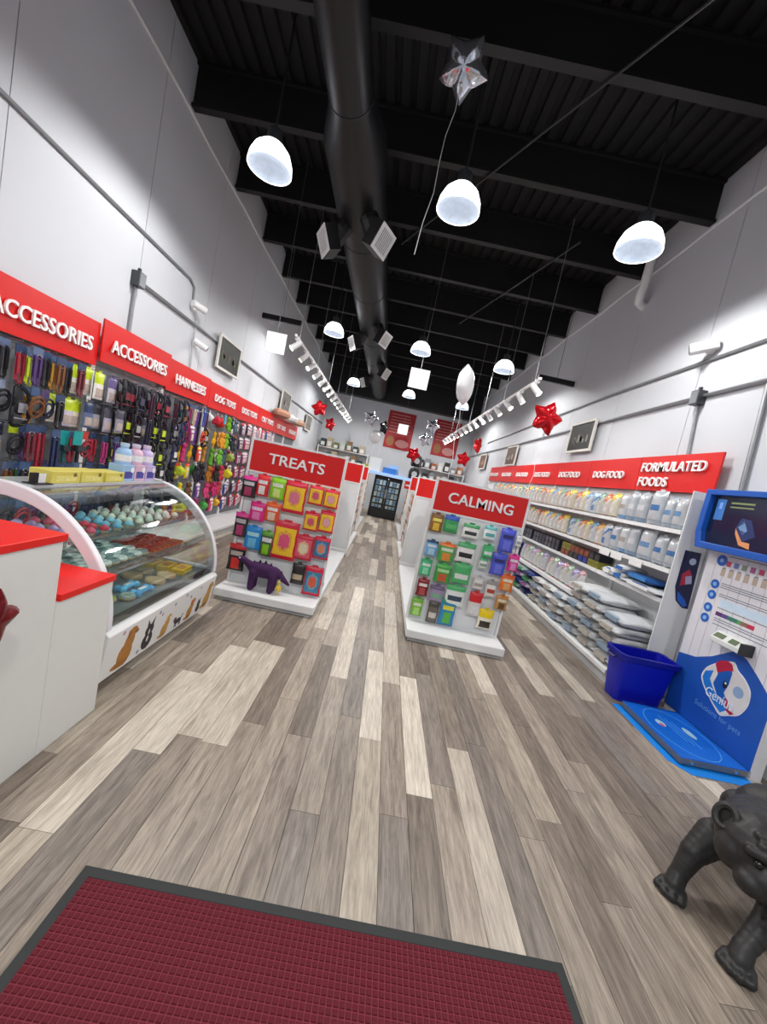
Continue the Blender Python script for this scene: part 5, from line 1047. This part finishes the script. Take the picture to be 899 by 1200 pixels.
# ------------------------------------------------------------------ bulldog statue
def statue():
    P1 = Vector((1.735, 1.66, 0)); P2 = Vector((1.80, 1.385, 0)); d = Vector((-.80, -.60, 0)).normalized()
    H = Vector((1.87, 1.50, .44)); C = Vector((2.02, 1.64, .34)); Bk = C-d*.36; S = []; U = Vector((0, 0, 1))
    fd = Vector((-.35, -.937, 0)); hs = Vector((-.937, .35, 0))          # where the head looks, and the head's own right
    S += [(C, (.16, .16, .15)), (C-d*.16, (.155, .155, .145)), (Bk, (.145, .145, .14)), (H, (.15, .15, .135)), (H+fd*.09-U*.05, (.105, .105, .08))]
    S += chain(C+U*.05, H, .145, .13, 4)
    lf = Vector((-d.y, d.x, 0))                                   # to one side
    if lf.dot(P1-P2) < 0: lf = -lf
    for s in (1, -1): S += [(H+fd*.12+hs*s*.06-U*.075, (.06, .06, .05)), (H+hs*s*.085-U*.03+fd*.03, (.075, .075, .08))]+chain(H+fd*.115+hs*s*.09+U*.045, H+fd*.14+hs*s*.03+U*.05, .02, .024, 5)
    S += [(H+fd*.175-U*.045, (.04, .04, .03))]
    for k in range(2): S += chain(H+fd*(.118-.035*k)-hs*.06+U*(.078+.02*k), H+fd*(.118-.035*k)+hs*.06+U*(.078+.02*k), .017, .017, 9)
    for P, s in ((P1, 1), (P2, -1)):
        sh = C+lf*s*.125+d*.03+Vector((0, 0, -.07)); el = (sh+P)*.5+Vector((0, 0, .01)); el.z = .185; el += lf*s*.012; wr = P-d*.03+Vector((0, 0, .075)); S += chain(sh, el, .078, .054, 5)+chain(el, wr, .052, .038, 6)+chain(wr, P+Vector((0, 0, .04)), .04, .042, 4)
        for o_ in (-.048, -.017, .017, .048): S += chain(P+lf*o_*.8+Vector((0, 0, .03)), P+d*(.068-abs(o_)*.5)+lf*o_+Vector((0, 0, .021)), .02, .019, 4)
    for s in (1, -1):
        hp = Bk+lf*s*.10+Vector((0, 0, -.05)); kn = hp+d*.06+lf*s*.02+Vector((0, 0, -.12)); hk = hp-d*.06+lf*s*.02+Vector((0, 0, -.24)); pw = hk+d*.04; pw.z = .035
        S += chain(hp, kn, .09, .065, 5)+chain(kn, hk, .055, .04, 5)+chain(hk, pw, .04, .04, 4)+chain(pw, pw+d*.05, .04, .03, 3)
    S += chain(Bk-d*.13+Vector((0, 0, .08)), Bk-d*.17+Vector((0, 0, .11)), .03, .018, 3)
    O = (1.95, 1.6, 0); t = thing('dog_statue', 'dark grey bulldog statue standing on the floor by the entrance mat', 'statue', O); BR = mat('#2C2B2B', .48, .15, var=.25, scale=24, bump=.25)
    S = [(Vector(c)-Vector(O), r) for c, r in S]; inst('body', blob('statue', S, .0065, BR, 2), t)
    for s in (1, -1):
        c = H+hs*s*.128+U*.07-fd*.01-Vector(O); n = (hs*s*.72+fd*.60+U*.35).normalized(); a1 = n.cross(U).normalized(); a2 = a1.cross(n)
        Me = Matrix((a1, a2, n)).transposed().to_4x4(); Me.translation = c
        e = MB(); e.tube([(.036*math.cos(k*PI/8), .046*math.sin(k*PI/8), 0) for k in range(16)], .016, 8, closed=True); e.sph((0, 0, -.014), (.04, .05, .016), 14, 8); e.v = [Me @ v for v in e.v]; eo = e.build('ear', BR, t, smooth=True)
        q = MB(); q.sph((0, 0, .0), (.023, .032, .007), 12, 6); q.v = [Me @ v for v in q.v]; q.build('ear_shade_disc', mat('#141313', .8), eo, smooth=True)  # dark disc whose colour stands in for the shade inside the ear
        q = MB(); q.sph(H+fd*.138+hs*s*.068+U*.018-Vector(O), (.017, .017, .015), 10, 7); q.build('eye', mat('#121212', .2), t, smooth=True)
    MB().sph(H+fd*.21-U*.035-Vector(O), (.026, .026, .018), 10, 7).build('nose', mat('#161616', .3), t, smooth=True)
statue()

# ------------------------------------------------------------------ back of the shop
def cooler():
    O = (.06, 14.55, 0); t = thing('drinks_cooler', 'black two door glass cooler at the end of the aisle', 'cooler', O); x0, x1 = -.46, .58; y0 = 14.25
    b = MB(O); b.box(x0, x0+.04, y0+.03, 14.85, .04, 1.56); b.box(x1-.04, x1, y0+.03, 14.85, .04, 1.56); b.box(x0, x1, y0+.03, 14.85, 1.50, 1.56); b.box(x0, x1, y0+.03, 14.85, .04, .30); b.box(x0, x1, 14.80, 14.85, .04, 1.56); b.build('cabinet', BLACK, t)
    MB(O).box(x0+.05, x1-.05, y0+.08, 14.8, 0, .04).build('plinth', BLACK, t)
    for z in (.55, .78, 1.0, 1.23): MB(O).box(x0+.04, x1-.04, y0+.1, 14.8, z-.012, z).build('wire_shelf', CHROME, t)
    MB(O).box(x0+.06, x1-.06, y0+.06, y0+.09, 1.46, 1.49).build('light_bar', mat('#E6F0FF', .4, emit=4, var=0), t)
    xm = (x0+x1)/2
    for a, c in ((x0+.01, xm-.005), (xm+.005, x1-.01)):
        dr = MB(O).ring([(a, .31), (c, .31), (c, 1.51), (a, 1.51)], [(a+.05, .38), (c-.05, .38), (c-.05, 1.45), (a+.05, 1.45)], 'y', y0, y0+.03).build('door', BLACK, t)
        MB(O).box(a+.05, c-.05, y0+.012, y0+.018, .38, 1.45).build('pane', GLASS, dr); MB(O).box((c-.035) if a < 0 else (a+.015), (c-.015) if a < 0 else (a+.035), y0-.025, y0, .75, 1.1).build('handle', CHROME, dr)
    me = {}
    for zi, z in enumerate((.30, .55, .78, 1.0, 1.23)):
        for k in range(7):
            c = ['#B9CCE0', '#8FB0D0', '#DADFE4', '#6F94BC', '#E4E4E0'][(k+zi*2) % 5]
            if c not in me: me[c] = (MB().box(-.05, .05, -.05, .05, 0, .15).mesh('tub', mat(c, .4, var=.3, scale=30)), MB().box(-.052, .052, -.052, .052, .15, .165).mesh('lid', mat('#E8E8EC', .4)))
            o = tag(inst('frozen_food_tub', me[c][0], None, (x0+.13+k*.13, 14.5, z+.001)), f'{cname(c)} food tub, {NTH[k]} from the TREATS side, {["floor", "lowest shelf", "second shelf", "third shelf", "top shelf"][zi]} of the glass cooler', 'food tub', f'tubs on the {["floor", "lowest shelf", "second shelf", "third shelf", "top shelf"][zi]} of the cooler'); inst('lid', me[c][1], o)
    O2 = (.08, 14.0, 0); c = thing('display_canopy', 'long pale blue canopy shelf on posts in front of the cooler', 'shelf', O2)
    MB(O2).box(-1.0, 1.15, 13.95, 14.9, 1.60, 1.66).build('shelf_board', mat('#BFD4EE', .3), c); MB(O2).box(-1.0, 1.15, 13.93, 13.95, 1.575, 1.68).build('fascia', mat('#9FC4F0', .3, emit=.35, var=.1), c)
    for x in (-.97, 1.12):
        for y in (14.0, 14.86): MB(O2).box(x-.02, x+.02, y-.02, y+.02, 0, 1.60).build('post', DARKM, c)
    for x, lb in ((-.82, 'red info card hung under the canopy left of the cooler'), (.8, 'red info card hung under the canopy right of the cooler')):
        lb = lb.replace('left of the cooler', 'on the TREATS side').replace('right of the cooler', 'on the CALMING side'); k = thing('hanging_card', lb, 'sign', (x, 13.97, 1.28)); MB().box(-.14, .14, -.006, .006, 0, .28).build('card', RED, k); MB().box(-.1, .1, -.007, -.006, .1, .16).build('print', WHITE, k); MB().cyl((0, 0, .28), (0, 0, .32), .004, 5).build('cord', GREYM, k)
    carton(.02, 14.2, 1.661, .5, .3, .22, '#2F80D8', '#5AA4EC', 'bright blue carton on the cooler canopy'); carton(.15, 14.45, 1.661, .4, .2, .36, '#A8CCEC', '#D8E8F4', 'tall light blue carton behind the bright blue one'); carton(-.55, 14.35, 1.661, .45, .25, .5, '#DFE2E4', '#C9CCD0', 'large white carton on the cooler canopy')
    carton(.48, 14.2, 1.661, .25, .2, .26, '#C9CED6', '#D8806A', 'clear grey box beside the bright blue carton'); carton(-.88, 14.1, 1.661, .2, .2, .2, '#B0B83A', '#D8D86A', 'lime box at the end of the cooler canopy')
    for z, lb in ((1.661, 'lower black pet carrier on the cooler canopy'), (2.135, 'upper black pet carrier stacked on the canopy')):
        k = thing('pet_carrier', lb, 'carrier', (.92, 14.2, z)); MB().lathe([(0, 0), (.17, 0), (.2, .05), (.2, .3), (.15, .4), (0, .43)], n=14).build('shell', BLACK, k, smooth=True); MB().cyl((0, -.2, .2), (0, -.215, .2), .1, 14).build('window', mat('#C9CED4', .2), k); MB().tube([(-.06, 0, .4), (-.05, 0, .445), (.05, 0, .445), (.06, 0, .4)], .012, 6).build('handle', DARKM, k)
cooler()
def poster(x0, x1, z0, z1, label):
    O = ((x0+x1)/2, YB-.02, (z0+z1)/2); t = thing('wall_poster', label, 'poster', O); w, h = (x1-x0)/2, (z1-z0)/2
    MB().box(-w, w, 0, .015, -h, h).build('board', mat('#A8141C', .45, var=.12), t); q = MB(); rnd = random.Random(int(x0*10))
    for k in range(7): q.box(-w*.8, w*(.2+.6*rnd.random()), -.002, 0, h*.85-k*h*.16-.03, h*.85-k*h*.16)
    q.prism([(w*.35+w*.5*math.cos(a*PI/8), -h*.68+h*.22*math.sin(a*PI/8)) for a in range(16)], 'y', -.002, 0)
    q.build('print', mat('#C98A86', .5, var=.2), t); MB().prism([(-w*.55+w*.3*math.cos(a*PI/8), -h*.62+h*.28*math.sin(a*PI/8)) for a in range(16)], 'y', -.003, 0).build('dog_photo', mat('#9A6238', .5, var=.4), t)
poster(-.5, .68, 2.8, 4.4, 'tall red back wall poster behind the square card and white oval'); poster(1.6, 2.7, 2.9, 4.45, 'tall red back wall poster beside the dog food wall')
t = thing('hanging_card', 'white square card hung before the red back wall poster', 'sign', (.2, 15.8, 3.55)); MB().box(-.2, .2, -.004, .004, -.2, .2).build('card', mat('#E4EEF2', .4), t); MB().cyl((0, 0, .2), (0, 0, ZC-3.55), .003, 5).build('string', GREYM, t)
t = thing('exit_sign', 'small green exit sign on the back wall near accessories', 'sign', (-2.0, YB-.03, 2.42)); MB().box(-.16, .16, -.03, .02, 0, .16).build('case', mat('#1E8A5A', .4, emit=.6), t); MB().box(-.02, .02, -.01, .02, .16, .3).build('bracket', WHITE2, t)
def back_shelf(x0, x1, label, pal, ref):
    O = ((x0+x1)/2, YB-.2, 0); t = thing('back_rack', label, 'shelving', O); MB(O).box(x0, x1, YB-.05, YB-.03, 0, 2.3).build('back_panel', WHITE2, t)
    for x in (x0+.02, x1-.02): MB(O).box(x-.02, x+.02, YB-.45, YB-.05, 0, 2.3).build('side_post', WHITE, t)
    for i, z in enumerate((.2, .7, 1.2, 1.7, 2.25)):
        MB(O).box(x0+.04, x1-.04, YB-.45, YB-.05, z-.03, z).build('shelf', WHITE, t); n = int((x1-x0)/.3)
        for k in range(n):
            c = pal[(k+i) % len(pal)]; carton(x0+.17+k*.285, YB-.26, z+.001, .2, .22, .26+.08*((k*7+i) % 3), c, '#E4E4E0', f'{cname(c)} carton, {NTH[k]} along the {["lowest", "second", "third", "fourth", "top"][i]} shelf, {ref}', f'cartons on {ref}', -PI/2)
back_shelf(-3.2, -1.0, 'white stock shelf against the back wall by the accessories side', ['#B9A98A', '#6B7A3A', '#D8D4CC', '#8A6A4A', '#3A4A4A'], 'the back shelf on the accessories side')
back_shelf(1.1, 3.2, 'white stock shelf against the back wall by the dog food side', ['#2A2C30', '#8A8F94', '#B86A3A', '#D8D4CC'], 'the back shelf on the dog food side')
# pet beds lying on the far accessories racks
bz = 2.55
for k, (y, c, cn_) in enumerate(((11.1, '#E4E4E2', 'white'), (12.0, '#C9A48A', 'tan'), (10.2, '#B98A72', 'brown'))):
    t = thing('pet_bed', f'{cn_} rolled pet bed on top of the far accessories racks', 'pet bed', (-3.05, y, bz-.04)); MB().tube([(.0+.12*math.cos(a*PI/8), .32*math.sin(a*PI/8), .1) for a in range(16)], .09, 8, closed=True).build('bolster', mat(c, .9, var=.1, bump=.3), t, smooth=True); MB().lathe([(0, .04), (.14, .04), (.15, .09), (0, .12)], n=14).build('cushion', mat('#EDE8E2', .9), t, smooth=True)
